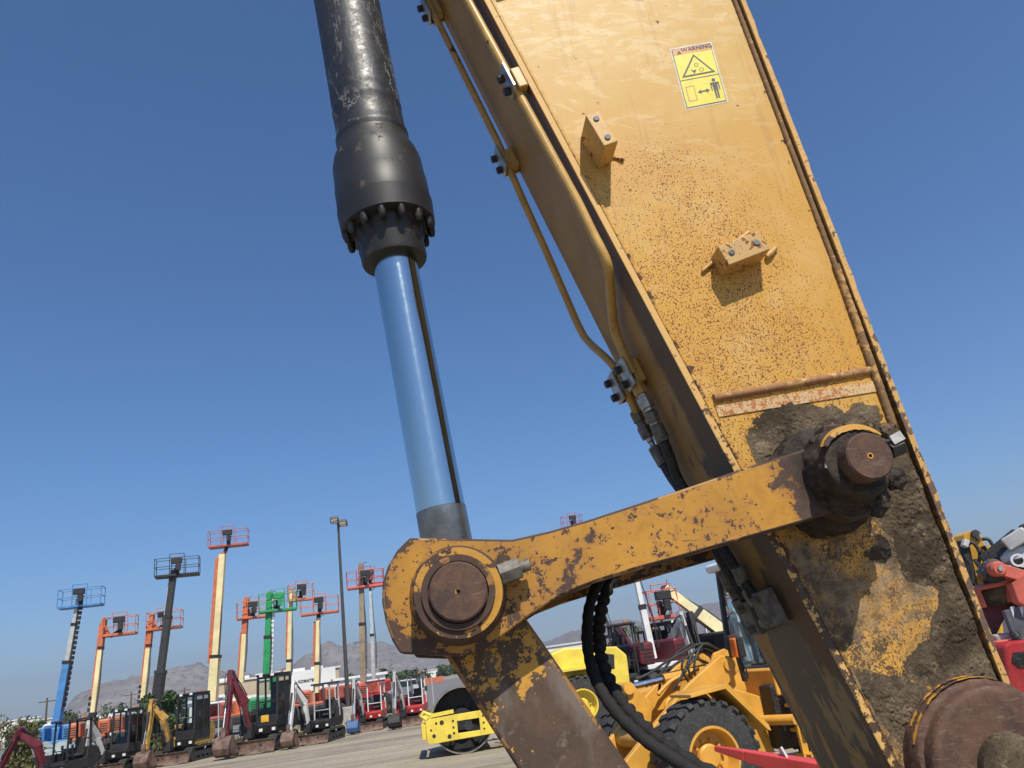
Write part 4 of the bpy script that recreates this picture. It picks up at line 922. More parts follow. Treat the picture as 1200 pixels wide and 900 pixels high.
def boom_lift(label, low, top, r, secs, bask, jib=None, bmat=K_org, base=None, rz_b=0, extra=None, track_c=None, chassis=True, head=(.3, -1), L=2.4, side=None, group='boom lifts raised behind the excavators', boxm=K_black, jibm=None, bdist=0, flm=None):
    a = AT(*low, r); b = AT(*top, r)
    g = V(a.x, a.y, 0); t = thing('boom_lift', label, 'boom lift', g, 0, group, world=True)
    if chassis:
        hr = face_rz(head); R = Matrix.Rotation(hr, 3, 'Z'); q = lambda x, y, z: g + R @ V(x, y, z)
        MB().box(q(0, 0, .85), (1.5, 3.2, .45), R).build('chassis', K_dark, t, bevel=.05)
        for x in (-.95, .95):
            for y in (-1.2, 1.2):
                m = MB().lathe([(-.19, .30), (-.20, .45), (-.17, .5), (.17, .5), (.20, .45), (.19, .30)], q(x, y, .5), R @ V(1, 0, 0), 20, caps=False); w_ = m.build('tyre', K_rub, t)
                MB().cyl(q(x - .16, y, .5), q(x + .16, y, .5), .30, n=16).build('rim', K_cream, w_)
        MB().box(q(0, .3, 1.16), (1.6, 2.4, .16), R).build('turntable', bmat, t, bevel=.03)
        for x in (-.72, .72):
            cv = MB().box(q(x, .35, 1.62), (.62, 2.5, .80), R).build('engine_cover', base or bmat, t, bevel=.12)
            m = MB()
            for k in range(5): m.box(q(x + (.312 if x > 0 else -.312), .2, 1.36 + k * .10), (.02, .9, .045), R)
            for k in range(4): m.box(q(x, -.905, 1.40 + k * .12), (.42, .02, .05), R)
            tag(m.build('louvre', K_black, cv), kind='stuff')
        MB().box(q(0, 1.45, 1.55), (1.5, .5, .75), R).build('counterweight', base or bmat, t, bevel=.08)
    WS = .62; d = b - a; dirn = d.normalized(); sidev = V(0, 1, 0).cross(dirn).normalized()
    for i, (f0, f1, w_, mt) in enumerate(secs):
        w_ *= WS; p0, p1 = a + d * f0, a + d * f1
        o = MB().bar(p0, p1, w_, w_ * 1.15, up=(0, 1, 0)).build('boom_section', mt, t, bevel=.015)
        if i < len(secs) - 1: MB().bar(p1 - dirn * .16, p1 + dirn * .02, w_ * 1.12, w_ * 1.26, up=(0, 1, 0)).build('wear_collar', K_black if mt is not K_black else K_dark, o)
    if side:   # second boom / riser beside the main one
        f0, f1, off, w_, mt = side; off *= WS; w_ *= .8; p0, p1 = a + d * f0 + sidev * off, a + d * f1 + sidev * off
        MB().bar(p0, p1, w_, w_, up=(0, 1, 0)).build('riser_tube', mt, t, bevel=.01)
    if track_c:
        f0, f1, off, w_, mt = track_c; off *= WS * 1.05; w_ *= .75; n = int((f1 - f0) * d.length / .28); m = MB()
        for k in range(n):
            p = a + d * (f0 + (f1 - f0) * k / n) + sidev * off; m.bar(p, p + dirn * .20, w_, w_, up=(0, 1, 0))
        tag(m.build('cable_track', mt, t), kind='stuff')
    for k_ in range(2):
        q0 = a + d * .12 + sidev * (.20 + .05 * k_) + V(0, -.2, 0); hose(t, [q0, a + d * .4 + sidev * (.24 + .05 * k_) + V(0, -.2, 0), a + d * .7 + sidev * .18 + V(0, -.16, 0), a + d * .98 + sidev * .12 + V(0, -.12, 0), b + sidev * .35 + dirn * .15], .018)
    bx, by, brz = bask; bc = AT(bx, by, r + bdist)
    jm = jibm or bmat
    tip = b
    if jib:
        jp = AT(*jib, r + bdist * .5); MB().bar(b - dirn * .25, jp, .18, .24, .15, .20, up=(0, 1, 0)).cyl(b + V(0, -.15, 0), b + V(0, .15, 0), .15, n=12).build('jib', jm, t, bevel=.02); tip = jp
    MB().bar(tip, bc + V(0, .1, .35), .16, .20).cyl(bc + V(0, -.05, .15), bc + V(0, -.05, .7), .12, n=10).build('basket_mount', K_black, t)
    basket(t, bc, brz, bmat, L=L, box=boxm, fl=flm)
    return t
DK = 53
boom_lift('blue boom lift leaning right with grey upper mast, leftmost of the raised lifts', (66, 852), (92, 702), 54, [(0, .50, .62, K_blue), (.40, .80, .40, K_lgrey), (.75, 1.0, .32, K_lgrey)], (95, 712, .15), bmat=K_blue, track_c=(.15, .95, .34, .22, K_black), L=2.35)
boom_lift('orange and cream boom lift with basket hanging right, nearest the blue lift', (107, 852), (122, 728), 53, [(0, .13, .46, K_dark), (.10, .75, .40, K_cream), (.73, 1.0, .42, K_org)], (141, 745, .2), jib=(129, 746), track_c=(.14, .30, -.36, .20, K_black), side=(.25, .98, -.30, .14, K_org), L=1.75)
boom_lift('orange and cream boom lift partly hidden behind the black lift', (166, 836), (178, 722), 54.5, [(0, .13, .46, K_dark), (.10, .70, .42, K_cream), (.66, 1.0, .46, K_org)], (193, 738, .15), jib=(184, 738), track_c=(.10, .30, -.36, .20, K_black), side=(.25, .9, -.32, .14, K_org), L=2.0)
boom_lift('tall black boom lift with a black basket in front of an orange one', (183, 828), (204, 668), 51, [(0, .25, .78, K_black), (.15, .65, .58, K_dark), (.60, 1.0, .50, K_dark)], (208, 676, .22), bmat=K_black, track_c=(.25, .95, -.30, .12, K_lgrey), L=2.45)
boom_lift('tallest cream and orange boom lift holding a red basket highest of all', (249, 822), (261, 650), 55, [(0, .30, .85, K_cream), (.24, 1.0, .62, K_cream)], (268, 641, .12), bmat=paint('faded red lift paint', (.42, .10, .08), .5), side=(.25, .98, -.55, .28, K_org), jibm=K_org, jib=(264, 646), L=2.5)
boom_lift('orange boom lift with folded orange jib just left of the green lift', (283, 800), (289, 702), 56, [(0, .62, .46, K_cream), (.58, 1.0, .56, K_org)], (297, 725, .2), jib=(293, 722), side=(.05, .6, -.36, .16, K_org), L=2.1)
boom_lift('green boom lift with green basket and black cable track', (312, 808), (316, 696), 50, [(0, .55, .62, K_green), (.5, 1.0, .52, K_green)], (326, 717, .25), bmat=K_green, track_c=(.0, .96, .40, .20, K_wht), jib=(321, 712), L=2.2, boxm=K_green)
boom_lift('cream boom lift with small red basket just right of the green lift', (338, 806), (341, 692), 57, [(0, .28, .50, K_cream), (.22, 1.0, .42, K_cream)], (353, 704, .3), bmat=K_org, jib=(348, 702), side=(.30, .80, -.32, .16, K_org), L=1.7)
boom_lift('cream boom lift with wide orange basket centred on its boom left of the lamp post', (371, 812), (373, 724), 54, [(0, .4, .48, K_cream), (.35, 1.0, .40, K_cream)], (375, 720, .10), bmat=K_org, side=(.35, .95, -.36, .18, K_org), L=2.45)
boom_lift('weathered brown boom lift with red basket just right of the lamp post', (426, 802), (423, 662), 52, [(0, .5, .58, K_brn), (.45, 1.0, .50, K_brn)], (429, 689, .1), bmat=K_red, base=K_sal, L=2.4, jib=(426, 684), flm=K_sal, jibm=K_brn, head=(.7, -.7))
boom_lift('pale grey boom lift beside the brown one with a red basket', (438, 796), (434, 692), 58, [(0, .5, .42, K_lgrey), (.4, 1.0, .36, paint('pale blue grey boom', (.42, .50, .55), .5))], (434, 686, .1), bmat=K_red, L=1.9)
boom_lift('white boom rising behind the wheel loader and hoses', (766, 772), (744, 672), 30, [(0, .62, .36, K_wht), (.55, 1.0, .28, K_wht)], (741, 655, .2), bmat=K_wht, base=K_mar, L=1.8, group='boom lifts behind the wheel loader')
boom_lift('cream boom lift sloping down right with dark red jib and red basket behind the loader', (862, 752), (779, 690), 32, [(0, .55, .72, K_cream), (.5, 1.0, .52, K_cream)], (776, 726, .1), bmat=K_sal, jib=(777, 720), jibm=K_mar, L=1.25, group='boom lifts behind the wheel loader', base=K_dark)
boom_lift('far boom lift whose red basket peeks over the yellow link', (722, 758), (672, 620), 70, [(0, .5, .34, K_dark), (.45, 1, .28, K_org)], (671, 619, .1), bmat=K_red, L=1.8, group='boom lifts behind the wheel loader')

# ------------------------------------------------------------------ parked compact excavators
def gpt(x, y): q = G(x, y); return (q.x, q.y)
K_stk = paint('yellow sticker', (.75, .42, .03), .4)
mini_ex('maroon canopy mini excavator beside the bush, leftmost of the row', gpt(76, 922), (-.45, -1), .86, K_mar, K_black, K_black, pose=dict(foot=(-.35, -.78, .85), knee=(-.45, -1.0, 1.7), tip=(-.75, -1.6, 2.2), end=(-1.25, -2.1, .7)))
mini_ex('white armed mini excavator with grey body and black canopy, second from the left', gpt(140, 905), (-.15, -1), .90, K_lgrey, K_dark, K_black, kind='cab', cabm=K_dark, pose=dict(foot=(-.30, -.80, .85), knee=(-.45, -1.0, 1.5), tip=(-.55, -1.4, 2.1), end=(-.50, -1.8, .75)))
mini_ex('black cab mini excavator with yellow arm and bucket on the ground', gpt(218, 892), (-.22, -1), 1.0, K_oyel, K_oyel, K_black, kind='cab', pose=dict(foot=(-.30, -.80, .85), knee=(-.40, -1.0, 1.7), tip=(-.68, -1.3, 2.2), end=(-.62, -1.75, .72)))
mini_ex('large maroon mini excavator with black cab, yellow sticker and wide bucket', gpt(313, 879), (-.22, -1), 1.12, K_mar, K_black, K_black, kind='cab', sticker=K_stk, pose=dict(foot=(-.28, -.80, .85), knee=(-.40, -.92, 1.7), tip=(-.72, -1.15, 2.52), end=(-.62, -1.75, .78)))
mini_ex('white armed black canopy mini excavator in front of the lamp post base', gpt(377, 869), (-.25, -1), .88, K_wht, K_black, K_black, cabm=K_lgrey)
mini_ex('small red and white mini excavator with blue bucket linkage, canopy lit', gpt(436, 855), (-.10, -1), .80, K_lgrey, K_red, K_red, cabm=K_wht, bucket_m=paint('blue grey bucket', (.05, .13, .30), .5))
mini_ex('small red and white canopy mini excavator farthest right in the row', gpt(484, 849), (-.12, -1), .82, K_lgrey, K_red, K_red, cabm=K_wht, bucket_m=K_black)
# behind the loader
mini_ex('black armed mini excavator seen between the hoses and the white boom', (AT(706, 800, 34).x, AT(706, 800, 34).y), (.4, -1), 1.0, K_black, K_black, K_red, group='machines crowded behind the loader', armx=.1)
mini_ex('dark mini excavator directly behind the loader lift arms', (AT(760, 790, 36).x, AT(760, 790, 36).y), (-.5, -1), 1.0, K_mar, K_dark, K_black, group='machines crowded behind the loader')
mini_ex('red mini excavator with white canopy posts behind the loader, left of its cab', (AT(806, 780, 33).x, AT(806, 780, 33).y), (.2, -1), 1.05, K_black, K_sal, K_sal, cabm=K_wht, group='machines crowded behind the loader')

mini_ex('maroon mini excavator between the hoses and the loader arms', gpt(730, 828), (-.3, -1), 1.1, K_mar, K_black, K_black, group='machines crowded behind the loader')
mini_ex('grey armed mini excavator just left of the loader cab', gpt(786, 815), (.5, -1), 1.05, K_lgrey, K_dark, K_red, kind='cab', group='machines crowded behind the loader')
# ------------------------------------------------------------------ lamp post
lb = G(409, 847); lt = thing('lamp_post', 'tall bronze floodlight pole on a square concrete base', 'lamp post', (lb.x, lb.y, 0))
hl = AT(397, 612, math.hypot(lb.x, lb.y)).z
MB().box((0, 0, .42), (.72, .72, .84)).build('concrete_base', K_con, lt, bevel=.03)
MB().tube([(0, 0, .8), (0, 0, hl * .5), (0, 0, hl)], [.125, .10, .07], 10).build('pole', K_pole, lt)
MB().bar((-.3, 0, hl), (.45, 0, hl), .08, .08).build('crossarm', K_pole, lt)
for x, z, r_z in ((-.18, .12, .3), (.32, -.12, -.3)):
    R = Matrix.Rotation(-.5, 3, 'X'); h = MB().box((x, -.2, hl + z), (.50, .46, .22), R).build('floodlight', K_pole, lt, bevel=.03); MB().box((x, -.28, hl + z - .10), (.38, .32, .03), R).build('lens', K_lens, h)

# ------------------------------------------------------------------ drum roller
rb = G(545, 884); rr_ = thing('drum_roller', 'yellow single drum soil roller parked behind the bucket link', 'roller', (rb.x, rb.y + 1.1, 0), face_rz((-1, -.02)))
DR = .79
dm = MB().lathe([(-1.02, DR - .06), (-1.02, DR), (1.02, DR), (1.02, DR - .035), (.75, DR - .035)], (0, 0, DR), (1, 0, 0), 56, caps=False).build('drum', paint('polished drum steel', (.30, .26, .21), .45, .6, .35, .2, 4), rr_)
MB().lathe([(.985, DR - .037), (.45, DR - .040), (.44, .30), (.70, .26), (.70, .001)], (0, 0, DR), (1, 0, 0), 56, caps=False).build('drum_recess', K_black, dm)
for k in range(6):
    a = k * math.pi / 3; MB().bar((.50, .28 * math.cos(a), DR + .28 * math.sin(a)), (.50, .68 * math.cos(a), DR + .68 * math.sin(a)), .10, .08, up=(1, 0, 0)).build('drum_spoke', K_black, dm)
def frame_plate():
    # side plate with a rectangular window: four bars butted together plus rounded nose
    m = MB(); X0, X1 = 1.09, 1.15; f = lambda a, b, d: V(d, a, b)
    m.prism([(-.92, .42), (-.86, .34), (-.14, .36), (-.14, .94), (-.86, .92), (-.92, .84)], f, X0, X1)
    m.prism([(-.14, .36), (.42, .37), (.42, .50), (-.14, .50)], f, X0, X1); m.prism([(-.14, .78), (.42, .78), (.42, .95), (-.14, .94)], f, X0, X1)
    m.prism([(.42, .37), (1.7, .40), (1.7, .98), (.42, .95)], f, X0, X1); return m
fp = frame_plate().build('frame_plate', K_byel, rr_, bevel=.008)
for y, z, r0 in ((-.74, .52, .045), (-.52, .80, .055), (-.36, .46, .05), (-.66, .80, .03), (-.24, .80, .028), (-.24, .65, .028), (-.24, .52, .028), (.52, .82, .024), (.52, .66, .024), (.52, .52, .024), (-.80, .66, .025)): MB().cyl((1.149, y, z), (1.158, y, z), r0, n=14).build('frame_hole', K_black, fp)
MB().cyl((1.0, .14, .64), (1.13, .14, .64), .11, n=16).build('drum_motor', K_dark, rr_)
m = MB(); m.tube([(1.12, -.90, .92), (1.12, -1.02, 1.02), (1.12, -.95, 1.10), (1.12, -.78, 1.0)], .05, 8); m.bar((1.12, -.95, .98), (1.12, -.2, 1.02), .06, .09); m.build('tow_eye', K_byel, rr_)
for x in (-1.12,): MB().prism([(-.92, .42), (1.7, .40), (1.7, .98), (-.86, .92)], lambda a, b, d: V(d, a, b), x - .03, x + .03).build('frame_plate', K_byel, rr_, bevel=.008)
MB().box((0, -.98, .64), (2.18, .12, .40)).build('front_beam', K_byel, rr_, bevel=.02)
MB().box((0, 1.45, .72), (2.14, .5, .50)).build('rear_beam', K_byel, rr_, bevel=.03)
MB().prism([(1.9, .85), (4.5, .95), (4.55, 1.75), (4.3, 2.0), (2.9, 2.15), (2.5, 2.05), (2.4, 1.3), (1.9, 1.2)], lambda a, b, d: V(d, a, b), -.72, .72).build('engine_hood', K_byel, rr_, bevel=.06)
MB().prism([(3.35, 1.55), (4.15, 1.45), (4.2, 1.80), (3.75, 1.92)], lambda a, b, d: V(d, a, b), .70, .728).build('hood_vent', K_black, rr_)
for x in (-.95, .95):
    wheel(rr_, (x, 3.1, .72), .72, .50, .38, K_byel, side=1 if x > 0 else -1, lug=20)
MB().prism([(2.45, 1.55), (2.6, 1.62), (3.6, 1.62), (3.75, 1.5), (3.6, 1.56), (2.6, 1.56)], lambda a, b, d: V(d, a, b), .70, 1.22).build('fender', K_byel, rr_)
m = MB()
for x in (-.65, .65):
    for y in (1.2, 2.4): m.bar((x, y, 1.2), (x, y, 2.0), .06, .06)
m.build('platform_post', K_black, rr_); MB().box((0, 1.8, 1.55), (.5, .5, .15)).box((0, 2.05, 1.85), (.5, .12, .5)).build('seat', K_seat, rr_, bevel=.04)
# ------------------------------------------------------------------ wheel loader
wb = G(842, 958)
ld = thing('wheel_loader', 'orange yellow wheel loader with big black front tyre and cab behind the stick', 'wheel loader', (wb.x + .227, wb.y + .964, 0), face_rz((-.98, -.24)))
ld.scale = (.9, .9, .9); FA = -.5   # front axle
K_ty = paint('loader tyre rubber', (.030, .030, .031), .75, 0, .22, .2, 6)
WR = .715
for x in (-.98, .98):
    wheel(ld, (x, FA, WR), WR, .46, .37, K_lyel, n=48, lug=24, side=1 if x > 0 else -1, tyre=K_ty); wheel(ld, (x, 2.9, WR), WR, .46, .37, K_lyel, n=32, lug=24, side=1 if x > 0 else -1, tyre=K_ty)
YZ = lambda a, b, d: V(d, a, b)
MB().cyl((-.8, FA, WR), (.8, FA, WR), .16, n=16).build('front_axle', K_lyel, ld)
MB().prism([(-.55, .55), (.95, .50), (.95, 1.25), (.45, 1.45), (-.45, 1.05)], YZ, -.40, .40).build('front_frame', K_lyel, ld, bevel=.03)
for x in (-.36, .36): MB().prism([(-.25, .9), (.62, .9), (.72, 1.4), (.66, 1.86), (.50, 1.98), (.30, 1.94), (.16, 1.72)], YZ, x - .03, x + .03).build('arm_tower', K_lyel, ld, bevel=.015)
for x in (-.50, .50):
    la = MB().prism([(.56, 1.66), (.50, 1.86), (.30, 1.90), (-.30, 1.60), (-1.0, 1.12), (-1.75, .58), (-2.02, .42), (-2.05, .22), (-1.85, .18), (-1.15, .52), (-.45, .95), (.05, 1.30)], YZ, x - .055, x + .055).build('lift_arm', K_lyel, ld, bevel=.02)
    MB().cyl((x - .09, .40, 1.76), (x + .09, .40, 1.76), .09, n=18).build('pivot_pin', K_lyel, la)
    cylr(ld, (x * .72, .35, .95), (x * .72, -.95, 1.0), .075, .6, K_lyel)
MB().cyl((-.55, -1.0, .95), (.55, -1.0, .95), .12, n=16).build('cross_tube', K_lyel, ld)
bc = MB().prism([(-.80, 1.00), (-.68, 1.38), (-.98, 1.72), (-1.12, 1.70), (-1.10, 1.35), (-1.05, .92), (-.92, .88)], YZ, -.09, .09).build('bellcrank', K_lyel, ld, bevel=.02)
for y, z in ((-1.04, 1.64), (-1.0, .98)): MB().cyl((-.15, y, z), (.15, y, z), .085, n=18).build('pivot_pin', K_lyel, bc)
cylr(ld, (0, .35, 1.72), (0, -1.03, 1.64), .085, .55, K_lyel)
for a_ in ([(-.18, .75, 1.50), (-.20, .45, 2.05), (-.10, .0, 2.02), (-.05, -.45, 1.72), (0, -.7, 1.62)], [(.08, .70, 1.55), (.16, .36, 1.98), (.24, -.02, 1.86), (.20, -.38, 1.52)], [(.20, .72, 1.60), (.28, .30, 2.08), (.18, -.25, 1.96), (.05, -.60, 1.80), (.02, -.85, 1.74)], [(-.05, .60, 1.70), (-.12, .15, 1.92), (-.18, -.30, 1.70), (-.20, -.42, 1.45)]):
    hose(ld, a_, .021, M_rubber)
for i in range(3): hose(ld, [(.34, .45 - .1 * i, 1.95), (.46, .10 - .1 * i, 2.08 - .05 * i), (.52, -.15 - .1 * i, 1.80), (.40, -.05, 1.50 - .1 * i)], .018, M_rubber)
m = MB(); m.tube(curve([(.30, -.10, 1.55), (.30, -.52, 1.42), (.30, -.60, 1.30), (.22, -.55, 1.25), (.10, -.30, 1.38)], 5), .028, 8); m.tube(curve([(.20, .1, 1.75), (.20, -.35, 1.66), (.18, -.62, 1.50)], 5), .028, 8); m.build('steel_pipe', K_lyel, ld, smooth=60)
# bucket at the front
bk = MB().prism([(-2.0, .15), (-2.1, 1.05), (-2.25, 1.20), (-2.30, 1.12), (-2.18, .95), (-2.12, .30), (-2.25, .12), (-2.62, .08), (-2.62, .03), (-2.15, .03)], YZ, -1.15, 1.15).build('bucket', worn('worn loader bucket', (.50, .27, .06), under=(.14, .09, .06), chip=.47, scale=5, speck=.55), ld, bevel=.01)
for x in (-1.15, 1.11): MB().prism([(-2.0, .15), (-2.1, 1.05), (-2.25, 1.20), (-2.5, .5), (-2.62, .05), (-2.15, .03)], YZ, x, x + .04).build('bucket_side', K_lyel, bk)
# front fender over the near and the far wheel
for s in (1, -1):
    pr = [(-.20, 1.46), (-.20, 1.50), (.34, 1.56), (.40, 1.55), (.88, .98), (.90, .90), (.85, .92), (.34, 1.50)]
    fd = MB().prism([(a + FA, b) for a, b in pr], YZ, s * .66, s * 1.24).build('fender', K_lyel, ld, bevel=.006)
    MB().prism([(a + FA, b) for a, b in ((.30, 1.50), (.83, .92), (.80, .72), (.48, .80), (.10, 1.42), (-.15, 1.455))], YZ, s * .66, s * .685).build('fender_web', K_lyel, fd)
# rear frame, cab, steps, hood
MB().prism([(1.1, .55), (4.2, .6), (4.3, 1.05), (1.0, 1.05)], YZ, -.45, .45).build('rear_frame', K_lyel, ld, bevel=.03)
MB().prism([(2.35, 1.05), (4.35, 1.05), (4.4, 1.6), (4.1, 2.05), (2.4, 2.15)], YZ, -.70, .70).build('engine_hood', K_lyel, ld, bevel=.06)
MB().prism([(.98, 1.25), (2.35, 1.25), (2.35, 1.62), (.98, 1.62)], YZ, -.74, .74).build('cab_base', K_lyel, ld, bevel=.03)
CB = .42
cf = MB(); z0, z1 = 1.6, 3.15
for x in (-.70, .70):
    cf.bar((x, .80 + CB, z0), (x * .93, .92 + CB, z1), .07, .08); cf.bar((x, 1.62 + CB, z0), (x * .93, 1.62 + CB, z1), .07, .07); cf.bar((x, 2.32 + CB, z0), (x * .93, 2.25 + CB, z1), .09, .09)
    cf.bar((x * .93, .88 + CB, z1), (x * .93, 2.28 + CB, z1), .08, .09)
cf.bar((-.65, .9 + CB, z1), (.65, .9 + CB, z1), .08, .09).bar((-.70, .82 + CB, z0 + .02), (.70, .82 + CB, z0 + .02), .06, .06)
cfo = cf.build('cab_frame', K_dark, ld, bevel=.015)
MB().prism([(.80 + CB, 1.60), (1.62 + CB, 1.60), (1.62 + CB, 1.90), (1.30 + CB, 1.96), (.85 + CB, 2.16)], YZ, .672, .712).build('door_panel', paint('loader orange panel', (.68, .33, .075), .45), cfo, bevel=.01)
MB().prism([(.78 + CB, 1.55), (2.3 + CB, 1.55), (2.3 + CB, 1.61), (.78 + CB, 1.61)], YZ, .70, .745).build('trim_strip', K_wht, cfo)
MB().box((0, 1.58 + CB, z1 + .08), (1.50, 1.70, .14)).build('cab_roof', K_wht, cfo, bevel=.05)
K_cg = glass('loader cab glass', (.55, .72, .72))
MB().add([V(.705, .84 + CB, 2.24), V(.705, 1.58 + CB, 1.98), V(.665, 1.58 + CB, 3.08), V(.665, .95 + CB, 3.08)], [(0, 1, 2, 3)]).build('side_window', K_cg, cfo, smooth=0)
MB().quad(V(.705, 1.66 + CB, 1.98), V(.705, 2.26 + CB, 1.98), V(.66, 2.2 + CB, 3.08), V(.66, 1.66 + CB, 3.08)).build('rear_window', K_cg, cfo, smooth=0)
MB().quad(V(-.66, .83 + CB, 1.66), V(.66, .83 + CB, 1.66), V(.61, .93 + CB, 3.08), V(-.61, .93 + CB, 3.08)).build('windscreen', K_cg, cfo, smooth=0)
MB().quad(V(-.70, .84 + CB, 1.66), V(-.70, 2.26 + CB, 1.66), V(-.66, 2.2 + CB, 3.08), V(-.66, .95 + CB, 3.08)).build('far_window', K_cg, cfo, smooth=0)
MB().box((0, 1.75 + CB, 1.85), (.5, .5, .16)).box((0, 2.0 + CB, 2.25), (.5, .14, .75)).build('seat', K_seat, ld, bevel=.05)
MB().tube([(0, 1.05 + CB, 1.7), (0, 1.2 + CB, 2.2)], .03, 8).lathe([(0, .20), (.02, .22), (.04, .20)], (0, 1.2 + CB, 2.2), (0, -.35, 1), 20).build('steering_wheel', K_black, ld)
sig = MB().box((.80, .42, 1.98), (.15, .10, .26), Matrix.Rotation(.1, 3, 'Y')).build('turn_signal', K_amb, ld, bevel=.02)
MB().box((.70, .43, 2.0), (.10, .12, .30)).box((.90, .44, 1.98), (.06, .10, .27)).build('signal_housing', K_black, sig, bevel=.015); MB().bar((.72, .5, 1.52), (.76, .45, 1.86), .06, .05).build('signal_bracket', K_black, sig)
hose(ld, [(.74, .46, 1.84), (.80, .50, 1.70), (.74, .55, 1.55)], .012, M_rubber)
m = MB()
for y in (1.05, 1.85):
    m.bar((.95, y, .45), (.95, y, 1.5), .05, .10)
for z in (.48, .80, 1.12, 1.45): m.box((.92, 1.45, z), (.34, .84, .045))
m.build('step_ladder', K_lyel, ld, bevel=.006)
MB().box((.55, 1.45, .98), (.30, 1.1, .85)).build('battery_box', K_black, ld, bevel=.03)
MB().cyl((.45, .78, .95), (1.0, .98, .95), .07, n=14).build('steering_cylinder', K_lyel, ld)
MB().tube(curve([(-.45, 2.75, 2.1), (-.45, 2.75, 2.7), (-.45, 2.85, 2.95), (-.45, 3.1, 3.02)], 4), .06, 10).build('exhaust_pipe', K_dark, ld)
# exhaust stack of the machine behind
# ------------------------------------------------------------------ red tapered bar in front of the loader tyre
e0 = P(838, 877, 4.6); e1 = P(925, 897, 4.2)
d_ = (e1 - e0)
rbn = thing('drawbar', 'red tapered steel bar pointing left in front of the loader tyre', 'steel bar', (e1.x, e1.y, 0), world=True)
MB().bar(e0, e0 + d_ * .45, .022, .028, .05, .055).bar(e0 + d_ * .45, e0 + d_ * 1.9, .05, .055, .12, .13).build('bar', paint('glossy red bar paint', (.66, .06, .045), .35, 0, .1, .1, 5), rbn, bevel=.006)
MB().bar(e0 + d_ * .93 + V(0, 0, .075), e0 + d_ * 1.06 + V(0, 0, -.05), .012, .06, up=(0, 1, 0)).build('end_plate', K_lgrey, rbn, bevel=.003)
MB().bar(e0 + d_ * 1.6, V(*(e0 + d_ * 1.6).xy, .0), .10, .10).box((e0.x + d_.x * 1.6, e0.y + d_.y * 1.6, .02), (.5, .5, .04)).build('stand_leg', K_red, rbn)

# ------------------------------------------------------------------ machines right of the stick
# yellow excavator, its boom knuckle and hoses rise behind the stick
rY = 15.0
def RP(x, y, r=rY): return AT(x, y, r)
c0 = RP(1120, 760, rY + 1.2)
ye = thing('tracked_excavator', 'yellow excavator with looping black hoses on its boom, right of the big stick', 'excavator', (c0.x, c0.y, 0), world=True)
def plate(name, px, r, th, mat, parent, bevel=.01):
    q = [AT(x, y, r) for x, y in px]; nrm = V(0, 1, 0); m = MB(); n = len(q)
    m.add(q + [p + nrm * th for p in q], [tuple(range(n))[::-1], tuple(range(n, 2*n))] + [(k, (k+1) % n, n + (k+1) % n, n + k) for k in range(n)]); return m.build(name, mat, parent, bevel=bevel)
bo = plate('boom', [(1130, 626), (1136, 622), (1146, 622), (1152, 630), (1158, 650), (1164, 672), (1168, 690), (1176, 760), (1140, 760), (1144, 700), (1132, 668), (1128, 645)], rY, .35, K_yel, ye, .02)
for x, y, r0 in ((1143, 626, .07), (1146, 632, .03)): q = RP(x, y); MB().cyl(q + V(0, -.03, 0), q + V(0, .02, 0), r0, n=14).build('pivot_pin', K_dark, bo)
cylr(ye, RP(1156, 640, rY - .3), RP(1170, 690, rY - .3), .10, .8, K_yel)
cylr(ye, RP(1128, 634, rY - .35), RP(1142, 700, rY - .35), .09, .97, K_black)
for i, pts in enumerate(([(1132, 640), (1140, 636), (1148, 648), (1147, 662), (1150, 672)], [(1142, 655), (1148, 664), (1156, 664), (1158, 650), (1152, 640)], [(1145, 668), (1150, 674), (1160, 672), (1165, 664)], [(1150, 632), (1158, 632), (1164, 640)], [(1130, 650), (1138, 662), (1140, 680)])):
    hose(ye, [RP(x, y, rY - .45 - .05 * i) for x, y in pts], .03)
q = RP(1131, 637, rY - .5); MB().box(q, (.09, .10, .13), Matrix.Rotation(.6, 3, 'Y')).build('work_light', K_lgrey, ye, bevel=.02)
MB().box((c0.x + .6, c0.y + 1.5, 1.3), (2.4, 3.0, 1.1)).build('house', K_yel, ye, bevel=.1); 
for x in (-.8, 1.9):
    MB().prism([(-1.5, .45), (-1.35, .15), (-1.1, .02), (1.1, .02), (1.35, .15), (1.5, .45), (1.35, .72), (1.1, .85), (-1.1, .85), (-1.35, .72)], lambda a, b, d: V(c0.x + d, c0.y + 1.3 + a, b), x - .25, x + .25).build('track', K_rub, ye, bevel=.02)
# grey and white machine with lettering
rG = 13.0
c1 = AT(1240, 760, rG + 1)
gm = thing('material_handler', 'grey and white machine with black panel lettered in white at the right edge', 'loader', (c1.x, c1.y, 0), world=True)
MB().bar(AT(1158, 664, rG + .3), AT(1200, 630, rG + .3), .34, .34).bar(AT(1200, 630, rG + .3), AT(1300, 600, rG + .3), .34, .34).build('boom', K_dark, gm, bevel=.04)
MB().bar(AT(1178, 640, rG), AT(1204, 624, rG), .16, .20).build('boom_cylinder', K_lgrey, gm, bevel=.03)
plate('cab_roof', [(1180, 652), (1190, 641), (1215, 636), (1260, 632), (1260, 660), (1185, 660)], rG, .2, K_wht, gm, .03)
pb = plate('side_panel', [(1172, 664), (1190, 655), (1260, 640), (1260, 690), (1180, 690)], rG - .15, .12, K_black, gm, .02)
plate('side_panel', [(1178, 690), (1260, 680), (1260, 800), (1190, 800)], rG - .05, .15, K_lgrey, gm, .02)
q = AT(1190, 670, rG - .25); text('QR', .24, K_wht, gm, q, AT(1200, 667, rG - .25) - q, V(0, 0, 1), ext=.01)
q = AT(1184, 665, rG - .25); MB().cyl(q, q + V(0, .03, 0), .03, n=12).build('lettering_dot', K_wht, gm)
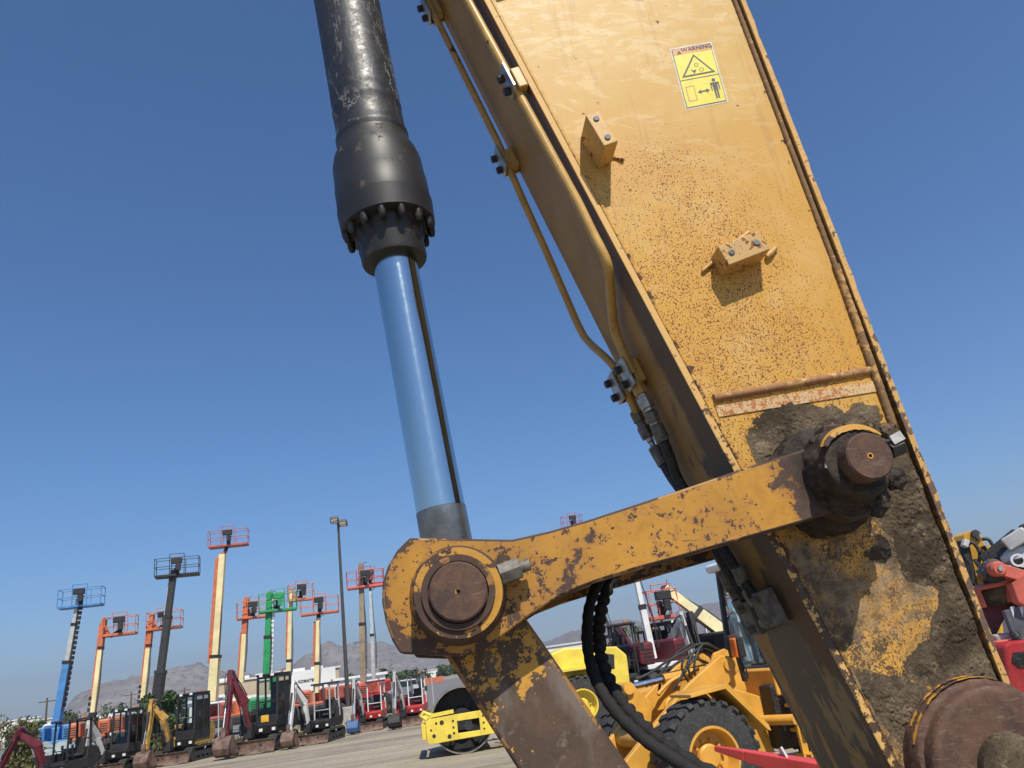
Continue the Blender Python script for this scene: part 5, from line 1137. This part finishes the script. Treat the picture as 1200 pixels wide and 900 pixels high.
for x in (0, 1.6): MB().cyl((c1.x + x, c1.y - .5, .55), (c1.x + x, c1.y, .55), .55, n=24).build('tyre', K_rub, gm, bevel=.06)
# salmon red attachment carrier in front
rS = 9.5
c2 = AT(1230, 800, rS)
sm = thing('trencher', 'sun faded red machine with black rubber roller and red hood at the right edge', 'construction machine', (c2.x, c2.y, 0), world=True)
plate('frame_beam', [(1144, 688), (1200, 672), (1260, 655), (1260, 690), (1202, 702), (1190, 705), (1188, 684), (1150, 692), (1158, 712), (1152, 712)], rS, .25, K_sal, sm, .012)
plate('side_arm', [(1186, 684), (1200, 671), (1260, 652), (1260, 700), (1202, 710), (1194, 706)], rS - .12, .10, K_sal, sm, .01)
plate('muddy_panel', [(1152, 692), (1188, 682), (1190, 706), (1158, 712)], rS + .10, .10, M_mud, sm, .01)
q = AT(1165, 668, rS - .1); MB().lathe([(0, .04), (.02, .12), (.30, .12), (.32, .04)], q, (.5, 1, -.1), 24).build('rubber_roller', K_black, sm, bevel=.01)
q = AT(1172, 666, rS - .2); h_ = MB().lathe([(0, .055), (.03, .075), (.20, .075)], q, (.2, 1, 0), 20).build('roller_hub', K_sal, sm); MB().cyl(q + V(-.002, -.015, 0), q + V(0, .01, 0), .03, n=6).build('hub_bolt', M_zinc, h_)
MB().bar(AT(1174, 668, rS - .1), AT(1200, 676, rS - .05), .10, .12).build('hub_arm', K_sal, sm, bevel=.01)
plate('lower_frame', [(1150, 712), (1202, 702), (1260, 700), (1260, 722), (1178, 724), (1160, 760), (1150, 740)], rS + .3, .4, K_mar, sm, .01)
gp_ = plate('grey_guard', [(1177, 716), (1202, 708), (1260, 700), (1260, 740), (1188, 745)], rS - .05, .05, paint('blue grey guard', (.10, .11, .13), .5), sm, .005)
for x in (1186, 1197):
    plate('white_tooth_mark', [(x - 2, 711.5), (x + 2.6, 710.2), (x + 2.0, 724)], rS - .058, .006, K_wht, gp_, 0)
plate('belt_cover', [(1164, 744), (1186, 741), (1190, 752), (1172, 756)], rS + .05, .25, K_lgrey, sm, .02)
MB().tube(curve([AT(1188, 742, rS - .1), AT(1194, 749, rS - .15), AT(1204, 750, rS - .15), AT(1240, 742, rS)], 5), .045, 10).build('black_hose', K_black, sm, smooth=60)
plate('ledge', [(1168, 752), (1200, 747), (1260, 740), (1260, 756), (1172, 760)], rS - .1, .5, K_sal, sm, .01)
hd = plate('hood', [(1176, 757), (1182, 752), (1260, 742), (1280, 860), (1200, 860), (1180, 790)], rS - .25, .9, K_red, sm, .03)
plate('hood_vent', [(1188, 765), (1260, 757), (1262, 778), (1194, 782), (1186, 775)], rS - .262, .02, K_black, hd, 0)
for x in (0, 1.5): MB().cyl((c2.x + x, c2.y - .3, .42), (c2.x + x, c2.y + .2, .42), .42, n=24).build('tyre', K_rub, sm, bevel=.05)
MB().box((c2.x + .8, c2.y + .6, .75), (2.2, 1.2, .5)).build('chassis', K_mar, sm, bevel=.05)

# ------------------------------------------------------------------ buildings and far things
B_wht = paint('white stucco', (.70, .69, .66), .8, 0, .12, .05, .3); B_tan = paint('tan block wall', (.48, .38, .25), .85, 0, .12, .08, .3); B_gry = paint('grey metal siding', (.42, .42, .42), .6, .1, .1, .08, .3)
B_roof = paint('pale roof', (.62, .61, .58), .7, 0, .1, .06, .3); B_dk = paint('dark opening', (.03, .035, .04), .3)
def building(label, x0, x1, top, r, depth, wall, roof, name='building', win=4, cat='building', turn=0, bands=None, group=None):
    xm = (x0 + x1) / 2; c = AT(xm, hz(xm), r); a = math.atan2(c.x, c.y); wd = (AT(x1, hz(x1), r) - AT(x0, hz(x0), r)).length
    h = AT(xm, hz(xm) - top, r).z
    t = thing(name, label, cat, (c.x, c.y, 0), -a + turn, group)
    MB().box((0, depth/2, h/2), (wd, depth, h)).build('wall', wall, t)
    MB().box((0, depth/2, h + .12), (wd + .5, depth + .5, .24)).build('roof', roof, t)
    for k in range(win):
        x = -wd/2 + wd * (k + .5) / win; w_ = MB().box((x, -.02, min(h * .35, 1.6)), (wd / win * .4, .10, min(h * .6, 2.6))).build('door', B_dk, t)
    return t, wd, h
building('long white warehouse at the left edge under the hills', -40, 46, 13, 230, 30, B_wht, B_wht, win=0)
building('grey utility block beside the white warehouse', 47, 60, 9, 232, 14, B_gry, B_roof, win=1)
building('white flat roofed building behind the white armed mini excavator', 92, 150, 4, 170, 18, B_wht, B_roof)
building('small white building with flat roof right of the dark tree', 146, 172, 6, 190, 14, B_wht, B_roof, win=2)
ks, kw, kh = building('tan dealership building with white front and dark name sign under the hills', 250, 400, 22, 130, 24, B_tan, B_roof, win=0)
MB().box((kw * .22, -.15, kh * .52), (kw * .5, .3, kh * 1.04)).build('white_front', B_wht, ks)
text('KOMATSU', .58, K_black, ks, V(kw * .165, -.36, kh * .66), (1, 0, 0), (0, 0, 1), ext=.03)
for k in range(6): MB().box((-kw * .42 + kw * .15 * k, 3 + k % 2, kh + .45), (1.8, 1.4, .5)).build('skylight', K_wht, ks)
for k in range(4): MB().box((-kw * .42 + k * 3.2, -.02, 1.4), (1.6, .08, 2.0)).build('window', B_dk, ks)
for i, (x0, x1, top, r, lab) in enumerate(((60, 92, 1.5, 72, 'white box trailer behind the blue lift'), (118, 162, .5, 74, 'white box trailer behind the white armed excavator'), (204, 262, 6, 78, 'long white trailer roof behind the black cab excavator'), (268, 300, .5, 80, 'white trailer behind the maroon excavator arm'), (384, 452, 6, 84, 'long white trailer behind the red lifts'))):
    t, wd, h = building(lab, x0, x1, top, r, 2.6, K_wht, K_wht, name='trailer', win=0, cat='trailer', group='white trailers behind the lifts')
    for s in (-.35, .35): MB().cyl((wd * s, -.03, .45), (wd * s, .3, .45), .45, n=14).build('wheel', K_rub, t)
for i, (x0, x1, top, r, wl, lab) in enumerate(((497, 518, 3, 330, B_wht, 'white shed left of the link at the far end of the lot'), (524, 541, 5, 380, B_wht, 'small white house in the far trees below the link end'), (546, 566, 9, 300, B_tan, 'tan house on the rise just left of the link tip'), (570, 584, 6, 420, B_wht, 'pale far house nearest the bucket link'), (552, 560, 1, 260, B_wht, 'white container at the far end of the lot'), (620, 692, 10, 140, B_wht, 'long white wall seen left of the hoses'), (836, 850, 2, 160, B_wht, 'white building behind the loader cab'))):
    building(lab, x0, x1, top, r, 12, wl, B_roof if i != 2 else paint('clay roof', (.30, .17, .10), .8), win=2)
# low orange barrier at the end of the lot
q0, q1 = AT(497, hz(497) + 6, 160), AT(520, hz(520) + 6, 160)
bt = thing('barrier', 'low orange barrier at the far end of the asphalt lot', 'barrier', (q0.x, q0.y, 0), world=True)
for k in range(4):
    a, b = q0.lerp(q1, k / 4), q0.lerp(q1, (k + .94) / 4); MB().bar(V(a.x, a.y, .55), V(b.x, b.y, .55), .5, 1.1).build('barrier_section', K_org, bt, bevel=.05)

def car(label, x, y, head, col, van=False, group='vehicles parked at the back of the lot', s=1.0):
    q = G(x, y); t = thing('parked_car', label, 'car', (q.x, q.y, 0), face_rz(head), group)
    if van: pr = [(-2.4, .35), (2.5, .35), (2.55, 1.0), (2.5, 2.2), (-1.2, 2.25), (-1.9, 1.35), (-2.45, 1.1)]; cb = [(-1.75, 1.4), (-1.15, 2.1), (2.4, 2.05), (2.4, 1.4)]
    else: pr = [(-2.3, .35), (2.2, .35), (2.25, .85), (2.1, 1.05), (1.75, 1.65), (-.1, 1.68), (-.9, 1.10), (-2.2, .95)]; cb = [(-.78, 1.12), (-.05, 1.58), (1.65, 1.55), (1.95, 1.1)]
    MB().prism([(a*s, b*s) for a, b in pr], lambda a, b, d: V(d, a, b), -.9*s, .9*s).build('body', col, t, bevel=.08)
    MB().prism([(a*s, b*s) for a, b in cb], lambda a, b, d: V(d, a, b), -.912*s, .912*s).build('window', K_glass, t)
    for x_ in (-.82, .82):
        for y_ in (-1.45, 1.4): MB().cyl((x_*s - .1, y_*s, .34*s), (x_*s + .1, y_*s, .34*s), .34*s, n=14).build('wheel', K_rub, t)
    for x_ in (-.6, .6): MB().box((x_*s, (-2.34 if not van else -2.45)*s, .75*s), (.3, .08, .16)).build('headlight', K_lens, t)
K_slv = paint('silver car paint', (.45, .46, .47), .3, .5, .1, .05, 3)
car('silver car, left one of the row behind the red lift', 462, 822, (-.5, -1), K_slv); car('silver car, middle one of the row behind the red lift', 470, 818, (-.5, -1), K_wht); car('dark car, right one of the row behind the red lift', 478, 815, (-.5, -1), K_dark)
car('white pickup truck on the far lot beside the bucket link', 596, 806, (-.3, -1), K_wht, True); car('white van farther up the lot beside the bucket link', 590, 797, (-.3, -1), K_wht, True); car('grey van behind the white pickup', 600, 800, (-.2, -1), K_slv, True); car('red car on the far lot by the link', 583, 800, (-.3, -1), K_red); car('white car far up the lot under the link tip', 572, 796, (-.6, -1), K_wht)
car('white van parked behind the maroon canopy excavator', 72, 880, (-1, -.25), K_wht, True); car('white pickup behind the large maroon excavator bucket', 262, 852, (-1, -.2), K_wht, True, s=.95)

# ------------------------------------------------------------------ trees, bushes, weeds
def leafmat(name, a, b):
    t = NT(name); n = t.noise(1.3, 4); f = t.noise(14, 3)
    return t.set(t.mix(t.mr(f, .3, .7), t.mix(n, a, b), tuple(x * 1.5 for x in b)), .6, 0, .3)
L_dk = leafmat('dark tree leaves', (.022, .042, .016), (.05, .08, .03)); L_ol = leafmat('olive bush leaves', (.055, .062, .022), (.10, .095, .035)); L_dry = leafmat('dry weeds', (.16, .15, .06), (.28, .23, .11))
K_bark = paint('bark', (.10, .075, .055), .9, 0, .2, .3, 5)
def tree(label, loc, h, rad, mat, n=500, leaf=.25, name='tree', cat='tree', trunk=.35, group='trees', seed=0, sq=1.0):
    r = random.Random(seed + int(h * 100)); t = thing(name, label, cat, (loc[0], loc[1], 0), 0, group)
    tr = MB(); tr.tube([(0, 0, -.1), (rad * .05, 0, h * trunk), (0, rad * .06, h * .75)], [rad * .10, rad * .075, rad * .02], 8)
    cl = []
    for k in range(14):
        a = r.uniform(0, 6.28); e = r.uniform(.0, 1); rr = rad * math.sqrt(r.uniform(.15, 1)) * .8
        c = V(rr * math.cos(a), rr * math.sin(a), h * (trunk + .12 + (1 - trunk - .24) * e)); sc_ = 1 - .5 * abs(e - .4); c.x *= sc_; c.y *= sc_; cl.append((c, rad * r.uniform(.28, .5)))
        if k < 7: tr.tube([(0, 0, h * trunk * r.uniform(.6, 1.1)), c * .6 + V(0, 0, h * .12), c], [rad * .05, rad * .03, rad * .012], 5)
    tr.build('trunk', K_bark, t)
    m = MB()
    for _ in range(n):
        c, cr = r.choice(cl); d = V(r.gauss(0, 1), r.gauss(0, 1), r.gauss(0, 1) * sq).normalized() * cr * r.uniform(.5, 1.08); p = c + d
        p.z = max(p.z, leaf * .6)
        a = V(r.gauss(0, 1), r.gauss(0, 1), r.gauss(0, 1)).normalized(); b = a.cross(V(r.gauss(0, 1), r.gauss(0, 1), r.gauss(0, 1))).normalized(); s = leaf * r.uniform(.6, 1.3)
        m.add([p - a * s, p + b * s * .45, p + a * s, p - b * s * .45], [(0, 1, 2, 3)])
    o = m.build('crown', mat, t, smooth=0, recalc=False); return t
def at2(x, r): q = AT(x, hz(x), r); return (q.x, q.y)
def top2(x, y, r): return AT(x, y, r).z
for i, (x, y, r, rd, lab) in enumerate(((134, 824, 95, 1.5, 'dark green tree above the white armed excavator'), (33, 838, 100, 1.7, 'small tree in front of the white warehouse'), (85, 832, 110, 1.4, 'small tree just right of the blue lift'), (207, 816, 110, 1.9, 'tree left of the black cab excavator roof'), (228, 812, 120, 1.7, 'rounded tree behind the tallest lift'), (45, 842, 90, 1.1, 'low tree beside the grey utility block'), (455, 784, 150, 2.4, 'tree right of the grey boom'), (412, 792, 150, 2.2, 'tree behind the lamp post'), (468, 788, 160, 2.3, 'bushy tree behind the red lift'), (480, 786, 170, 2.6, 'round tree above the silver cars'), (492, 785, 170, 2.3, 'tree left of the far white shed'), (523, 779, 300, 4, 'tree right of the far white shed'), (536, 778, 320, 4, 'far tree left of the tan house'), (570, 778, 320, 4, 'far tree right of the tan house'), (700, 760, 260, 3.5, 'far tree behind the hoses'), (720, 754, 260, 3.5, 'far tree below the palms'), (782, 748, 260, 4, 'far tree right of the palms'))):
    tree(lab, at2(x, r), top2(x, y, r), rd, L_dk, n=420, leaf=rd * .16, trunk=.12, seed=i * 13, group='trees beyond the yard')
tree('large olive bush at the left edge in front of the tarp', gpt(4, 925), 2.35, 1.45, L_ol, n=5200, leaf=.085, name='bush', cat='bush', trunk=.05, seed=3, group='bushes')
tree('tall dark bush between the white armed and the black cab excavators', at2(183, 46), 3.0, 1.3, L_dk, n=2600, leaf=.13, name='bush', cat='bush', trunk=.05, seed=9, group='bushes')
tree('dark bush behind the orange lift right of the maroon canopy', at2(112, 60), 2.4, 1.2, L_dk, n=900, leaf=.14, name='bush', cat='bush', trunk=.05, seed=21, group='bushes')
for i, (x, y) in enumerate(((735, 731), (748, 730))):
    p = at2(x, 200); h = top2(x, y, 200); t = thing('palm_tree', ['left palm tree on the skyline behind the loader', 'right palm tree on the skyline behind the loader'][i], 'palm tree', (p[0], p[1], 0), 0, 'palms on the skyline')
    MB().tube([(0, 0, 0), (.15, 0, h * .5), (0, 0, h - 1)], [.32, .25, .22], 8).build('trunk', K_bark, t); m = MB()
    for k in range(26):
        a = k * 2.4; e = rnd.uniform(-.5, 1.0); L = 1.9; d = V(math.cos(a), math.sin(a), 0); q = [V(0, 0, h - 1) + d * L * s * math.cos(e * .6) + V(0, 0, L * (s * math.sin(e) - .7 * s * s)) for s in (0, .35, .7, 1)]
        for u, v in zip(q[:-1], q[1:]): m.bar(u, v, .30, .03)
    m.build('crown', L_dk, t)
for i, (x, y, r, lab) in enumerate(((53, 818, 120, 'thin utility pole by the grey block'), (153, 811, 150, 'thin utility pole between two orange lifts'), (216, 806, 150, 'thin utility pole right of the black lift'))):
    p = at2(x, r); h = top2(x, y, r); t = thing('utility_pole', lab, 'utility pole', (p[0], p[1], 0), 0, 'utility poles'); MB().tube([(0, 0, 0), (0, 0, h)], [.16, .11], 8).build('pole', K_bark, t); MB().bar((-1, 0, h * .92), (1, 0, h * .92), .1, .12).build('crossarm', K_bark, t)
for i, (x, y0, r, lab) in enumerate(((256, 822, 40, 'thin grey post left of the large maroon excavator'), (505, 795, 44, 'thin grey post beside the rightmost mini excavator'))):
    p = at2(x, r); t = thing('sign_post', lab, 'post', (p[0], p[1], 0), 0, 'thin posts in the yard'); MB().tube([(0, 0, 0), (0, 0, top2(x, y0, r))], .03, 8).build('post', K_lgrey, t); MB().box((0, 0, .02), (.2, .2, .04)).build('foot', K_lgrey, t)
# tarp covered load behind the bush
tb = gpt(48, 912); m = MB(); NX, NZ = 26, 14
t = NT('silver tarp'); n = t.noise(3, 5); tm = t.set(t.mix(n, (.20, .25, .25), (.38, .43, .42)), .55, .0, .4, t.noise(6, 4), .6, .05)
for i in range(NX + 1):
    for j in range(NZ + 1):
        u, v = i / NX, j / NZ; a = math.pi * v; x = -2.0 + 4.0 * u + .05 * mnoise.noise(V(u * 8, v * 8, 0)); rr = 1.0 + .10 * math.sin(u * 26 + v * 3) + .12 * fb((u * 5, v * 5, 1), 3)
        m.v.append(V(x, -1.1 * math.cos(a) * rr, max(0, 1.35 * math.sin(a) ** .7 * rr * (.75 + .25 * math.sin(math.pi * u)))))
m.f = [(i*(NZ+1)+j, (i+1)*(NZ+1)+j, (i+1)*(NZ+1)+j+1, i*(NZ+1)+j+1) for i in range(NX) for j in range(NZ)]
tp = m.build('tarp_cover', tm, smooth=70); tp.location = (tb[0], tb[1], 0); tag(tp, 'crumpled silver green tarp over a load behind the maroon excavator', 'tarp')
# weeds along the edge of the lot
r = random.Random(4); m = MB()
for _ in range(5200):
    k = r.random(); x = r.uniform(-16, 8); y = 46.3 + r.gauss(0, .7) + .05 * abs(x) + (0 if r.random() < .7 else r.uniform(-3, 0))
    h = r.uniform(.05, .22) * (1.6 if fb((x * .3, y * .3, 0), 3) > .1 else .6); a = r.uniform(0, 6.28); d = V(math.cos(a), math.sin(a), 0) * .05; l = V(r.gauss(0, .06), r.gauss(0, .06), h)
    p = V(x, y, 0); m.add([p - d, p + d, p + l], [(0, 1, 2)])
tag(m.build('weeds', L_dry, smooth=0, recalc=False), 'dry weeds along the edge of the asphalt lot', 'weeds', kind='stuff')
r = random.Random(8); m = MB()   # loose stones on the gravel
for _ in range(5000):
    d = 13 + 40 * r.random() ** 1.5; a = r.uniform(-.55, .35); p = V(d * math.sin(a), d * math.cos(a), 0); s = r.uniform(.008, .024) * (1 + .015 * d)
    m.add([p + V(s, 0, 0), p + V(-s * .6, s * .8, 0), p + V(-s * .5, -s * .9, 0), p + V(0, 0, s * .8)], [(0, 1, 3), (1, 2, 3), (2, 0, 3)])
tag(m.build('gravel', paint('loose stones', (.24, .215, .18), .9, 0, .2, .3, 9), smooth=0, recalc=False), 'loose stones scattered over the yard', 'gravel', kind='stuff')
